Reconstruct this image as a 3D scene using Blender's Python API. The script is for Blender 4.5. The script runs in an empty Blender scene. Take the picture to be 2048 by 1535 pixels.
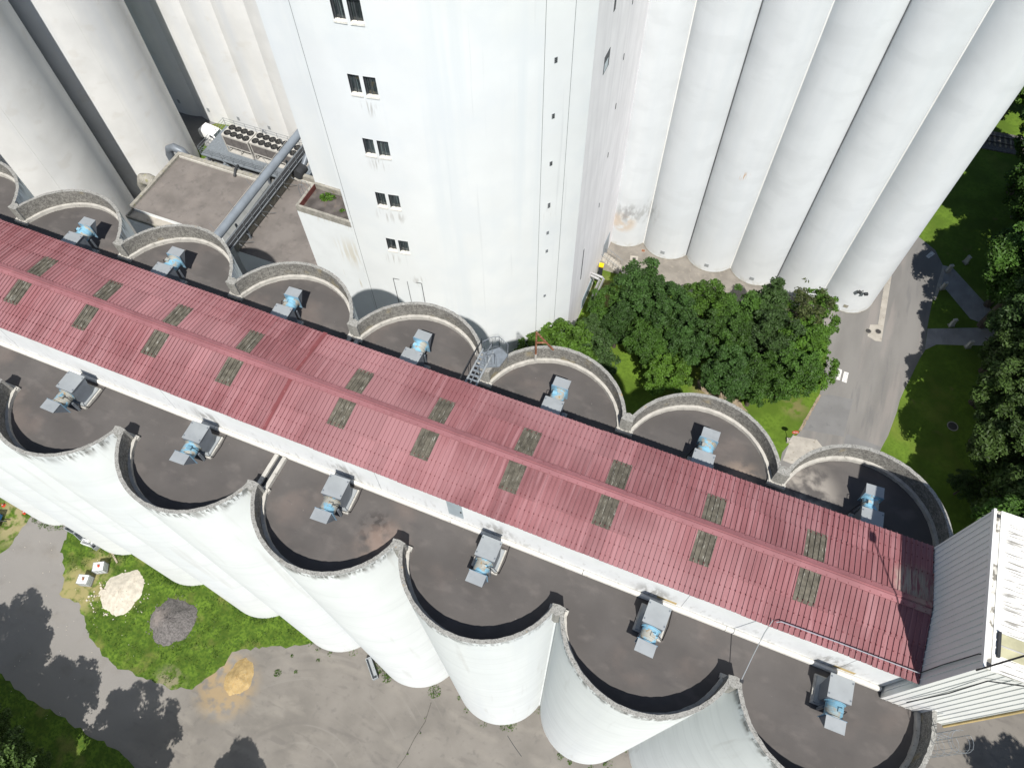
import bpy, bmesh, math, random
from math import sin, cos, pi, radians, sqrt, atan2
from mathutils import Matrix, Vector
random.seed(7)
sc = bpy.context.scene
COL = sc.collection
S = 1.3                       # the plan below is drawn in units of 1.3 m; everything is scaled to metres at the end

# ------------------------------------------------------------------ camera
cam_d = bpy.data.cameras.new('camera'); cam = bpy.data.objects.new('camera', cam_d); COL.objects.link(cam)
RIGHT = Vector((0.92645955, 0.37627246, -0.00957823))
DOWN = Vector((0.31989477, -0.80054574, -0.50674831))
FWD = Vector((-0.19834324, 0.46641779, -0.86204084))
cam.matrix_world = Matrix(((RIGHT.x, -DOWN.x, -FWD.x, 0), (RIGHT.y, -DOWN.y, -FWD.y, 0), (RIGHT.z, -DOWN.z, -FWD.z, 60), (0, 0, 0, 1)))
cam_d.sensor_width = 36; cam_d.lens = 36 * 1440 / 2048; cam_d.clip_start = 0.5; cam_d.clip_end = 4000
sc.camera = cam

# ------------------------------------------------------------------ sky, sun, exposure
SH = radians(114.9)           # direction in which shadows fall
EL = radians(55.4)
w = bpy.data.worlds.new('World'); sc.world = w; w.use_nodes = True
nt = w.node_tree; bg = nt.nodes['Background']
sky = nt.nodes.new('ShaderNodeTexSky'); sky.sky_type = 'NISHITA'; sky.sun_disc = False
sky.sun_elevation = EL; sky.sun_rotation = atan2(-cos(SH), -sin(SH)); sky.altitude = 100; sky.air_density = 1.0; sky.dust_density = 0.6
nt.links.new(sky.outputs[0], bg.inputs[0]); bg.inputs[1].default_value = 0.075
sun_d = bpy.data.lights.new('sun', 'SUN'); sun_d.energy = 5.0; sun_d.angle = radians(0.53); sun_d.color = (1.0, 0.965, 0.91)
sun = bpy.data.objects.new('sun', sun_d); COL.objects.link(sun)
sdir = Vector((cos(SH) * cos(EL), sin(SH) * cos(EL), -sin(EL)))
sun.rotation_euler = sdir.to_track_quat('-Z', 'Y').to_euler(); sun.location = (40, -80, 140)
vs = sc.view_settings; vs.view_transform = 'Standard'; vs.look = 'None'; vs.gamma = 1; vs.exposure = 0.38; vs.use_curve_mapping = False

# ------------------------------------------------------------------ materials
MATS = {}
def M(name, col, rough=.85, var=.12, scale=2.0, stretch=(1, 1, 1), layers=(), bump=0, bscale=20, metal=0, objvar=0, spec=.25, detail=4, bstretch=(1, 1, 1)):
    if name in MATS: return MATS[name]
    m = bpy.data.materials.new(name); m.use_nodes = True; t = m.node_tree; N = t.nodes; Lk = t.links
    b = N['Principled BSDF']; b.inputs['Roughness'].default_value = rough; b.inputs['Metallic'].default_value = metal
    b.inputs['Specular IOR Level'].default_value = spec
    g = N.new('ShaderNodeNewGeometry'); sc_ = N.new('ShaderNodeVectorMath'); sc_.operation = 'SCALE'; sc_.inputs['Scale'].default_value = 1 / S
    Lk.new(g.outputs['Position'], sc_.inputs[0]); pos = sc_.outputs[0]
    def noise(scl, st, det=detail, off=0):
        mp = N.new('ShaderNodeMapping'); mp.inputs['Scale'].default_value = st; mp.inputs['Location'].default_value = (off * 3.7, off * 1.9, off * 5.3)
        Lk.new(pos, mp.inputs[0]); n = N.new('ShaderNodeTexNoise'); n.inputs['Scale'].default_value = scl; n.inputs['Detail'].default_value = det
        Lk.new(mp.outputs[0], n.inputs['Vector']); return n.outputs['Fac']
    def mrange(v, lo, hi, a=0., bb=1.):
        r = N.new('ShaderNodeMapRange'); r.interpolation_type = 'SMOOTHSTEP'; r.clamp = True
        for i, x in enumerate((lo, hi, a, bb)): r.inputs[i + 1].default_value = x
        Lk.new(v, r.inputs[0]); return r.outputs[0]
    def mul(a, bb):
        x = N.new('ShaderNodeMath'); x.operation = 'MULTIPLY'
        for i, v in enumerate((a, bb)):
            if isinstance(v, (int, float)): x.inputs[i].default_value = v
            else: Lk.new(v, x.inputs[i])
        return x.outputs[0]
    def mix(f, a, bb, mode='MIX'):
        x = N.new('ShaderNodeMix'); x.data_type = 'RGBA'; x.blend_type = mode
        if isinstance(f, (int, float)): x.inputs[0].default_value = f
        else: Lk.new(f, x.inputs[0])
        for i, v in ((6, a), (7, bb)):
            if isinstance(v, tuple): x.inputs[i].default_value = (*v, 1)
            else: Lk.new(v, x.inputs[i])
        return x.outputs[2]
    lo = tuple(c * (1 - var) for c in col); hi = tuple(min(1, c * (1 + var)) for c in col)
    c = mix(mrange(noise(scale, stretch), .3, .7), lo, hi)
    sep = None
    for i, l in enumerate(layers):
        if 'ring' in l:      # marks that follow circles about a point (tyre scrub)
            dd = N.new('ShaderNodeVectorMath'); dd.operation = 'DISTANCE'; dd.inputs[1].default_value = l['ring']; Lk.new(pos, dd.inputs[0])
            cb = N.new('ShaderNodeCombineXYZ'); Lk.new(dd.outputs['Value'], cb.inputs[0]); n_ = N.new('ShaderNodeTexNoise'); n_.inputs['Scale'].default_value = l['s']; n_.inputs['Detail'].default_value = 4
            Lk.new(cb.outputs[0], n_.inputs['Vector']); f = mul(mrange(n_.outputs['Fac'], l['lo'], l['hi']), mrange(noise(.35, (1, 1, 1), 2, i + 3), .45, .6))
        else: f = mrange(noise(l['s'], l.get('st', (1, 1, 1)), l.get('det', 5), i + 1), l['lo'], l['hi'])
        if 'mask' in l:
            for ax, a, bb in l['mask']:
                if sep is None: sep = N.new('ShaderNodeSeparateXYZ'); Lk.new(pos, sep.inputs[0])
                f = mul(f, mrange(sep.outputs[ax], a, bb))
        if 'blob' in l:
            d = N.new('ShaderNodeVectorMath'); d.operation = 'DISTANCE'; d.inputs[1].default_value = l['blob'][0]; Lk.new(pos, d.inputs[0])
            f = mul(f, mrange(d.outputs['Value'], l['blob'][2], l['blob'][1]))
        c = mix(mul(f, l.get('amt', 1.)), c, l['col'])
    if objvar:
        oi = N.new('ShaderNodeObjectInfo')
        c = mix(1.0, c, mix(oi.outputs['Random'], (1 - objvar,) * 3, (1 + objvar * .6,) * 3), 'MULTIPLY')
    Lk.new(c, b.inputs['Base Color'])
    if bump:
        bp = N.new('ShaderNodeBump'); bp.inputs['Strength'].default_value = bump; bp.inputs['Distance'].default_value = .05
        Lk.new(noise(bscale, bstretch, 6, 9), bp.inputs['Height']); Lk.new(bp.outputs[0], b.inputs['Normal'])
    MATS[name] = m; return m

VS = (1, 1, .04)   # vertical streaks
GRIME = [dict(s=3.2, st=(1, 1, .16), lo=.44, hi=.62, col=(.22, .215, .2), amt=.8, mask=[(2, 30.2, 31.1)]),
         dict(s=8, st=(1, 1, .2), lo=.46, hi=.58, col=(.11, .11, .1), amt=.85, mask=[(2, 30.6, 31.1)]),
         dict(s=.5, st=VS, lo=.45, hi=.75, col=(.58, .61, .63), amt=.6)]
white = M('white_silo_paint', (.665, .685, .68), var=.03, scale=.6, layers=GRIME + [dict(s=.5, st=(.15, .15, 3), lo=.53, hi=.62, col=(.58, .60, .60), amt=.35), dict(s=1.8, st=(1, 1, .06), lo=.6, hi=.74, col=(.5, .5, .48), amt=.45), dict(s=2.5, lo=.5, hi=.7, col=(.45, .42, .36), amt=.5, mask=[(2, .6, 0)])], bump=.12, bscale=6)
tower_white = M('tower_paint', (.665, .685, .685), var=.025, scale=.35, layers=[
    dict(s=.7, st=VS, lo=.5, hi=.7, col=(.605, .64, .655), amt=.75), dict(s=1.8, st=(1, 1, .035), lo=.66, hi=.78, col=(.46, .48, .49), amt=.4),
    dict(s=.3, lo=.45, hi=.7, col=(.62, .65, .665), amt=.7)] + [dict(s=5, st=(1, 1, .12), lo=.5, hi=.62, col=(.3, .28, .25), amt=.5, blob=(q_, .1, .9)) for q_ in ((-22.6, 30.3, 21.7), (-21.6, 30.4, 21.7), (-22.7, 30.3, 16.9), (-22.0, 30.4, 31.0), (-12.1, 36.0, 20.4), (-20.9, 30.6, 14.6), (-22.2, 30.4, 26.5))], bump=.15, bscale=3)
tower_side = M('tower_side_lifted', (.84, .82, .825), var=.04, scale=.5, layers=[  # base colour raised on this face to make up for the grazing sun
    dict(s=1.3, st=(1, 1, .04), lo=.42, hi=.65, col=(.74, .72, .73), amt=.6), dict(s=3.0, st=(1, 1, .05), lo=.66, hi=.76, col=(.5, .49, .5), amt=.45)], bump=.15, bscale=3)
far_white = M('far_silo_paint', (.57, .59, .60), var=.03, scale=.5, layers=[
    dict(s=.8, st=VS, lo=.42, hi=.7, col=(.52, .55, .57), amt=.5), dict(s=.25, st=(1, 1, 2.5), lo=.52, hi=.62, col=(.51, .53, .54), amt=.4),
    dict(s=2, lo=.45, hi=.65, col=(.4, .38, .33), amt=.55, mask=[(2, .9, 0)]),
    dict(s=1.2, lo=.3, hi=.5, col=(.50, .41, .32), amt=.75, blob=((-9.6, 53.0, 3.6), .8, 1.7)),
    dict(s=1.6, st=(1, 1, .5), lo=.4, hi=.6, col=(.25, .25, .25), amt=.75, blob=((-9.2, 53.0, 5.0), .5, 1.9)),
    dict(s=6, st=(1.5, 1.5, .12), lo=.48, hi=.58, col=(.42, .25, .12), amt=.8, blob=((.55, 53.1, 13.4), .1, .7)), dict(s=1.6, st=(1, 1, .5), lo=.45, hi=.6, col=(.3, .3, .29), amt=.6, blob=((-7.6, 53.8, 5.2), .4, 2.2))], bump=.1, bscale=4)
old_white = M('old_silo_paint', (.63, .63, .615), var=.05, scale=.4, layers=[
    dict(s=.5, st=VS, lo=.4, hi=.7, col=(.56, .58, .60), amt=.7), dict(s=.4, st=(1, 1, 1.6), lo=.58, hi=.68, col=(.54, .52, .48), amt=.35)], bump=.15, bscale=4)
conc = M('rough_concrete', (.215, .207, .188), var=.3, scale=7, layers=[dict(s=22, lo=.52, hi=.62, col=(.05, .05, .045), amt=.75), dict(s=1.2, lo=.58, hi=.72, col=(.3, .24, .11), amt=.45), dict(s=16, lo=.62, hi=.7, col=(.38, .37, .34), amt=.5)], bump=.8, bscale=26)
conc_rim = M('rim_concrete', (.27, .265, .245), var=.14, scale=9, layers=[dict(s=20, lo=.54, hi=.64, col=(.07, .07, .065), amt=.7), dict(s=9, lo=.6, hi=.7, col=(.46, .45, .42), amt=.5), dict(s=5, lo=.6, hi=.7, col=(.16, .15, .13), amt=.6), dict(s=3, lo=.68, hi=.74, col=(.35, .22, .07), amt=.6)], bump=.6, bscale=24)
conc_light = M('weathered_flashing', (.42, .405, .37), var=.12, scale=3, layers=[dict(s=9, lo=.62, hi=.7, col=(.16, .15, .13), amt=.8), dict(s=2.5, lo=.6, hi=.75, col=(.33, .31, .27), amt=.6)], bump=.3, bscale=15)
conc_plain = M('concrete_ledge', (.27, .257, .225), var=.18, scale=3, layers=[dict(s=8, lo=.55, hi=.7, col=(.13, .125, .11), amt=.7), dict(s=2, lo=.6, hi=.72, col=(.2, .19, .06), amt=.6)], bump=.4, bscale=16)
felt = M('roof_felt', (.088, .081, .077), var=.12, scale=.5, layers=[
    dict(s=.9, st=(1, 1.6, 1), lo=.52, hi=.72, col=(.128, .115, .108), amt=.6), dict(s=.4, lo=.55, hi=.75, col=(.145, .118, .105), amt=.55),
    dict(s=1.6, st=(.6, 1.5, 1), lo=.55, hi=.78, col=(.07, .065, .064), amt=.5), dict(s=14, lo=.77, hi=.79, col=(.5, .48, .44), amt=.8),
    dict(s=2.4, lo=.46, hi=.56, col=(.04, .036, .035), amt=.8, blob=((-9.6, 7.3, 30.2), .35, 1.0)),
    dict(s=1.5, lo=.3, hi=.6, col=(.27, .2, .165), amt=.6, blob=((-9.0, 6.7, 30.2), .4, 1.5)),
    dict(s=1.3, lo=.4, hi=.6, col=(.36, .33, .29), amt=.7, blob=((7.3, 15.9, 30.2), .5, 1.7)),
    dict(s=2.2, lo=.35, hi=.6, col=(.34, .26, .2), amt=.55, blob=((4.4, 15.3, 30.2), .2, 1.3))], bump=.15, bscale=12, detail=6)
felt_pale = M('old_roof_felt', (.155, .14, .13), var=.15, scale=.5, layers=[
    dict(s=.5, lo=.5, hi=.7, col=(.21, .187, .172), amt=.6), dict(s=1.6, lo=.56, hi=.72, col=(.105, .096, .09), amt=.5), dict(s=6, lo=.66, hi=.72, col=(.1, .09, .08), amt=.5)], bump=.1, bscale=10, detail=6)
felt_moss = M('mossy_roof', (.085, .075, .07), var=.35, scale=1.2, layers=[dict(s=1.5, lo=.58, hi=.7, col=(.17, .13, .1), amt=.7), dict(s=2.5, lo=.66, hi=.72, col=(.07, .13, .02), amt=.8)], bump=.4, bscale=12)
red = M('red_fibre_cement', (.215, .087, .093), rough=.6, var=.1, scale=.45, objvar=.13, layers=[
    dict(s=1.3, st=(4, .25, 1), lo=.45, hi=.68, col=(.35, .185, .195), amt=.55), dict(s=.16, lo=.42, hi=.62, col=(.315, .16, .168), amt=.85), dict(s=14, st=(2, .6, 1), lo=.62, hi=.75, col=(.42, .24, .24), amt=.4),
    dict(s=3.5, st=(3, .5, 1), lo=.35, hi=.55, col=(.36, .33, .27), amt=.85, blob=((10.7, 11.9, 33.6), .3, 1.0))], bump=.2, bscale=18)
red_dark = M('red_roof_flashing', (.175, .052, .055), rough=.6, var=.12, scale=1.5, layers=[dict(s=5, lo=.6, hi=.72, col=(.4, .2, .19), amt=.4)])
red_ridge = M('red_ridge_cap', (.25, .105, .113), rough=.6, var=.1, scale=.8, objvar=.08, layers=[dict(s=6, lo=.55, hi=.75, col=(.31, .15, .157), amt=.5), dict(s=3.5, lo=.3, hi=.5, col=(.3, .24, .2), amt=.7, blob=((11.0, 11.2, 33.7), .1, .7))])
bolt_m = M('bolt_caps', (.13, .03, .034), rough=.6, var=.2)
sky_sheet = M('lichened_rooflight', (.105, .096, .075), rough=.8, var=.3, scale=4, objvar=.12, layers=[dict(s=5, st=(5, .6, 1), lo=.6, hi=.7, col=(.42, .41, .36), amt=.75), dict(s=26, lo=.55, hi=.65, col=(.05, .045, .03), amt=.6)], bump=.5, bscale=30)
galv = M('galvanised_sheet', (.305, .325, .335), rough=.5, metal=.2, var=.06, scale=1.3, layers=[dict(s=3, lo=.5, hi=.75, col=(.255, .275, .285), amt=.6), dict(s=9, lo=.68, hi=.74, col=(.24, .23, .2), amt=.3)], spec=.5)
galv_dark = M('grey_steel', (.16, .18, .205), rough=.5, metal=.3, var=.1, scale=2, spec=.4)
bluep = M('flaking_blue_paint', (.19, .37, .48), rough=.6, objvar=.3, var=.12, scale=3, layers=[dict(s=2.6, lo=.47, hi=.56, col=(.34, .315, .26), amt=.9), dict(s=6, lo=.6, hi=.68, col=(.30, .2, .09), amt=.8), dict(s=1.7, lo=.6, hi=.75, col=(.28, .45, .53), amt=.7)], bump=.15)
black = M('black_rubber', (.012, .012, .013), rough=.6, var=.1)
dark = M('dark_steel', (.035, .037, .04), rough=.6, var=.15)
steel = M('steel_rail', (.23, .25, .27), rough=.45, metal=.4, var=.1, scale=4)
stainless = M('bright_pipe_lagging', (.62, .62, .62), rough=.3, metal=.75, var=.06, scale=3, spec=.5)
rust = M('rusty_steel', (.20, .085, .045), rough=.8, var=.25, scale=6, layers=[dict(s=9, lo=.55, hi=.65, col=(.40, .28, .2), amt=.6)])
white_metal = M('white_cladding', (.70, .70, .68), rough=.5, var=.02, scale=1, objvar=.02, layers=[dict(s=1.2, st=(1, 1, .2), lo=.6, hi=.75, col=(.66, .65, .6), amt=.4)])
white_roofm = M('streaked_white_roof', (.80, .79, .745), rough=.6, var=.03, scale=1, layers=[dict(s=6, st=(.16, 3.4, 1), lo=.5, hi=.6, col=(.2, .19, .17), amt=.9, mask=[(0, 11.55, 11.9)]), dict(s=14, st=(.3, 3, 1), lo=.5, hi=.62, col=(.3, .29, .26), amt=.6, mask=[(0, 11.55, 12)])])
ochre = M('ochre_trim', (.48, .36, .17), var=.1)
glass_m = M('dark_glass', (.022, .03, .033), rough=.08, var=.4, scale=1.5, stretch=(3, 3, .3), spec=.6, objvar=.5, layers=[dict(s=3, st=(4, 4, .15), lo=.5, hi=.62, col=(.10, .125, .125), amt=.8), dict(s=1.5, lo=.6, hi=.7, col=(.10, .08, .04), amt=.6)])
glass_y = M('wired_rooflight', (.42, .40, .26), rough=.3, var=.15, scale=3, spec=.5)
frame_m = M('dark_window_frame', (.05, .055, .06), rough=.5)
sill_m = M('window_sill', (.70, .68, .62), var=.1, scale=6, layers=[dict(s=9, lo=.6, hi=.7, col=(.3, .27, .2), amt=.5)])
joint_m = M('dark_joint', (.10, .105, .11), var=.2)
brown_red = M('rust_red_render', (.12, .04, .035), var=.2, scale=3)
grass_m = M('lawn', (.085, .142, .014), rough=.95, var=.25, scale=.35, layers=[
    dict(s=3.5, lo=.42, hi=.64, col=(.065, .115, .01), amt=.75), dict(s=.22, lo=.55, hi=.72, col=(.145, .175, .03), amt=.6), dict(s=.7, lo=.66, hi=.78, col=(.17, .13, .06), amt=.6),
    dict(s=1.1, lo=.35, hi=.55, col=(.19, .14, .075), amt=.75, blob=((4.4, 38.6, 0), .9, 2.6)), dict(s=1.1, lo=.4, hi=.55, col=(.2, .16, .08), amt=.7, blob=((-8.6, 46.2, 0), .6, 3.2)), dict(s=1.2, lo=.4, hi=.55, col=(.2, .15, .08), amt=.6, blob=((12, 40, 0), .3, 1.7))], bump=1.0, bscale=24, detail=7)
meadow = M('rough_grass', (.075, .125, .013), rough=.95, var=.35, scale=1.0, layers=[
    dict(s=4.5, lo=.42, hi=.62, col=(.035, .075, .007), amt=.8), dict(s=.5, lo=.55, hi=.7, col=(.17, .16, .05), amt=.55),
    dict(s=1.4, lo=.34, hi=.56, col=(.30, .255, .12), amt=.85, blob=((-39.8, .8, 0), 1.1, 3.0)), dict(s=1.4, lo=.4, hi=.6, col=(.27, .23, .11), amt=.75, blob=((-39.4, 3.6, 0), .3, 2.0)),
    dict(s=1.2, lo=.4, hi=.55, col=(.3, .25, .14), amt=.8, blob=((-49, 3.5, 0), 1, 3.2)), dict(s=1.5, lo=.45, hi=.6, col=(.22, .19, .13), amt=.8, blob=((-28.5, -2.6, 0), .4, 1.8))], bump=1.2, bscale=18, detail=7)
asph = M('yard_asphalt', (.165, .152, .135), var=.14, scale=.3, layers=[
    dict(s=.35, st=(1, 2.2, 1), lo=.5, hi=.72, col=(.225, .207, .18), amt=.6), dict(s=2.2, lo=.55, hi=.75, col=(.125, .116, .106), amt=.6), dict(s=.8, st=(.5, 2, 1), lo=.6, hi=.7, col=(.12, .11, .1), amt=.5), dict(s=.6, lo=.15, hi=.5, col=(.21, .2, .188), amt=.8, blob=((-41, -3, 0), 9, 16)), dict(s=26, lo=.62, hi=.7, col=(.3, .28, .25), amt=.45, blob=((-44, -1, 0), 6, 14)), dict(s=2.2, lo=.74, hi=.78, col=(.5, .47, .42), amt=.8, blob=((-42, -3, 0), 8, 14)),  # lane patch coloured paler so the tree shade on it comes out lighter
    dict(s=1.6, lo=.5, hi=.62, col=(.125, .115, .105), amt=.4, ring=(-14.5, -7.5, 0), blob=((-16, -2, 0), 5, 9)), dict(s=2.2, lo=.55, hi=.66, col=(.21, .196, .175), amt=.45, ring=(-15.5, -6, 0), blob=((-14, -1, 0), 6, 11)), dict(s=16, lo=.68, hi=.76, col=(.34, .32, .28), amt=.5), dict(s=1.3, lo=.35, hi=.55, col=(.30, .215, .11), amt=.7, blob=((-24.2, -1.0, 0), 1.3, 3.0))], bump=.3, bscale=30, detail=6)
lane = M('lane_asphalt', (.105, .10, .098), var=.16, scale=.5, layers=[dict(s=.5, st=(1.5, 1, 1), lo=.55, hi=.75, col=(.22, .185, .165), amt=.65), dict(s=26, lo=.62, hi=.7, col=(.3, .28, .25), amt=.45), dict(s=2.2, lo=.75, hi=.79, col=(.5, .47, .42), amt=.8)], bump=.4, bscale=40, detail=6)
road_m = M('road_asphalt', (.175, .168, .158), var=.1, scale=.35, stretch=(1.6, .35, 1), layers=[
    dict(s=.5, st=(2, .25, 1), lo=.52, hi=.68, col=(.225, .205, .19), amt=.7), dict(s=1.1, st=(1.6, .2, 1), lo=.58, hi=.7, col=(.135, .132, .13), amt=.6), dict(s=18, lo=.64, hi=.74, col=(.26, .25, .23), amt=.4)], bump=.2, bscale=30, detail=6)
road_new = M('patched_asphalt', (.165, .163, .16), var=.08, scale=.6, layers=[dict(s=20, lo=.62, hi=.72, col=(.23, .22, .21), amt=.4), dict(s=1.5, lo=.6, hi=.72, col=(.12, .12, .118), amt=.5)], bump=.2, bscale=30)
pave = M('concrete_paving', (.34, .315, .275), var=.12, scale=1.2, layers=[dict(s=3.5, lo=.58, hi=.72, col=(.2, .17, .13), amt=.6), dict(s=14, lo=.65, hi=.73, col=(.18, .17, .15), amt=.4)], bump=.2)
path_m = M('path_asphalt', (.27, .265, .26), var=.12, scale=1, layers=[dict(s=2, st=(2, .5, 1), lo=.55, hi=.7, col=(.34, .335, .32), amt=.5)], bump=.2)
dirt = M('bare_dirt', (.25, .2, .14), var=.25, scale=2.5, layers=[dict(s=8, lo=.55, hi=.65, col=(.12, .1, .06), amt=.6)], bump=.6)
paint = M('road_paint', (.62, .61, .58), var=.1, scale=4, layers=[dict(s=9, lo=.56, hi=.62, col=(.2, .19, .18), amt=.85)])
sand = M('yellow_sand', (.34, .245, .115), var=.15, scale=3, layers=[dict(s=7, lo=.56, hi=.66, col=(.33, .2, .06), amt=.6), dict(s=2, lo=.6, hi=.7, col=(.42, .32, .17), amt=.6)], bump=.8, bscale=14)
lime = M('pale_rubble', (.47, .43, .36), var=.12, scale=3, layers=[dict(s=9, lo=.66, hi=.71, col=(.07, .06, .05), amt=.9), dict(s=2, lo=.6, hi=.72, col=(.36, .31, .25), amt=.6)], bump=.8, bscale=16)
gravel = M('dark_gravel', (.125, .115, .112), var=.3, scale=6, layers=[dict(s=28, lo=.56, hi=.64, col=(.3, .28, .26), amt=.7), dict(s=20, lo=.58, hi=.66, col=(.03, .03, .03), amt=.8), dict(s=1.0, lo=.35, hi=.6, col=(.33, .28, .25), amt=.55, blob=((-32.2, 1.4, .7), .3, 1.4))], bump=1.5, bscale=22)
tank = M('ibc_plastic', (.66, .67, .67), rough=.5, var=.06, scale=5, layers=[dict(s=5, lo=.64, hi=.7, col=(.4, .25, .2), amt=.5)])
yellow = M('yellow_lid', (.85, .55, .01), rough=.5, var=.05)
redp = M('red_plastic', (.45, .06, .03), rough=.5, var=.05)
van_w = M('van_paint', (.82, .82, .82), rough=.25, var=.01, spec=.5)
blue_v = M('machine_blue', (.05, .16, .36), rough=.4, var=.1)
coil = M('coil_fins', (.13, .12, .115), rough=.6, var=.15, scale=3)
cream = M('chiller_casing', (.42, .405, .375), rough=.5, var=.06, scale=3)
grate = M('grating', (.20, .225, .25), rough=.6, metal=.3, var=.12, scale=5)
rail_m = M('rail_steel', (.05, .047, .045), rough=.6, var=.2)
bark = M('bark', (.085, .07, .055), var=.3, scale=6, bump=.8)
wood = M('grey_timber', (.3, .26, .2), var=.2, scale=5)
def leafmat(name, col, var=.35, trans=.3, dark=.45):
    m = bpy.data.materials.new(name); m.use_nodes = True; t = m.node_tree; N = t.nodes; Lk = t.links
    N.remove(N['Principled BSDF']); out = N['Material Output']
    g = N.new('ShaderNodeNewGeometry'); n = N.new('ShaderNodeTexNoise'); n.inputs['Scale'].default_value = .5; n.inputs['Detail'].default_value = 3; Lk.new(g.outputs['Position'], n.inputs['Vector'])
    oi = N.new('ShaderNodeObjectInfo')
    add = N.new('ShaderNodeMath'); add.operation = 'ADD'; Lk.new(n.outputs['Fac'], add.inputs[0])
    rp = N.new('ShaderNodeMath'); rp.operation = 'MULTIPLY_ADD'; rp.inputs[1].default_value = .45; rp.inputs[2].default_value = -.225; Lk.new(g.outputs['Random Per Island'], rp.inputs[0]); Lk.new(rp.outputs[0], add.inputs[1])
    r = N.new('ShaderNodeMapRange'); r.inputs[1].default_value = .25; r.inputs[2].default_value = .75; Lk.new(add.outputs[0], r.inputs[0])
    mx = N.new('ShaderNodeMix'); mx.data_type = 'RGBA'; Lk.new(r.outputs[0], mx.inputs[0])
    mx.inputs[6].default_value = (*[c * (1 - dark) for c in col], 1); mx.inputs[7].default_value = (*[c * (1 + var) for c in col], 1)
    hs = N.new('ShaderNodeHueSaturation'); Lk.new(mx.outputs[2], hs.inputs['Color'])
    v = N.new('ShaderNodeMapRange'); v.inputs[3].default_value = .8; v.inputs[4].default_value = 1.2; Lk.new(oi.outputs['Random'], v.inputs[0]); Lk.new(v.outputs[0], hs.inputs['Value'])
    d = N.new('ShaderNodeBsdfPrincipled'); d.inputs['Roughness'].default_value = .55; d.inputs['Specular IOR Level'].default_value = .3; Lk.new(hs.outputs[0], d.inputs['Base Color'])
    tr = N.new('ShaderNodeBsdfTranslucent'); Lk.new(hs.outputs[0], tr.inputs[0])
    ms = N.new('ShaderNodeMixShader'); ms.inputs[0].default_value = trans; Lk.new(d.outputs[0], ms.inputs[1]); Lk.new(tr.outputs[0], ms.inputs[2]); Lk.new(ms.outputs[0], out.inputs[0])
    MATS[name] = m; return m
leaf_dark = leafmat('leaves_dark_green', (.04, .088, .018)); leaf_mid = leafmat('leaves_green', (.048, .104, .015)); leaf_bright = leafmat('leaves_bright_green', (.068, .142, .016))
leaf_olive = leafmat('leaves_olive', (.05, .095, .024)); leaf_brown = leafmat('leaves_sparse_brown', (.075, .095, .028)); leaf_lime = leafmat('leaves_lime', (.075, .15, .016)); leaf_forest = leafmat('leaves_wood_edge', (.06, .105, .022))

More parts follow.
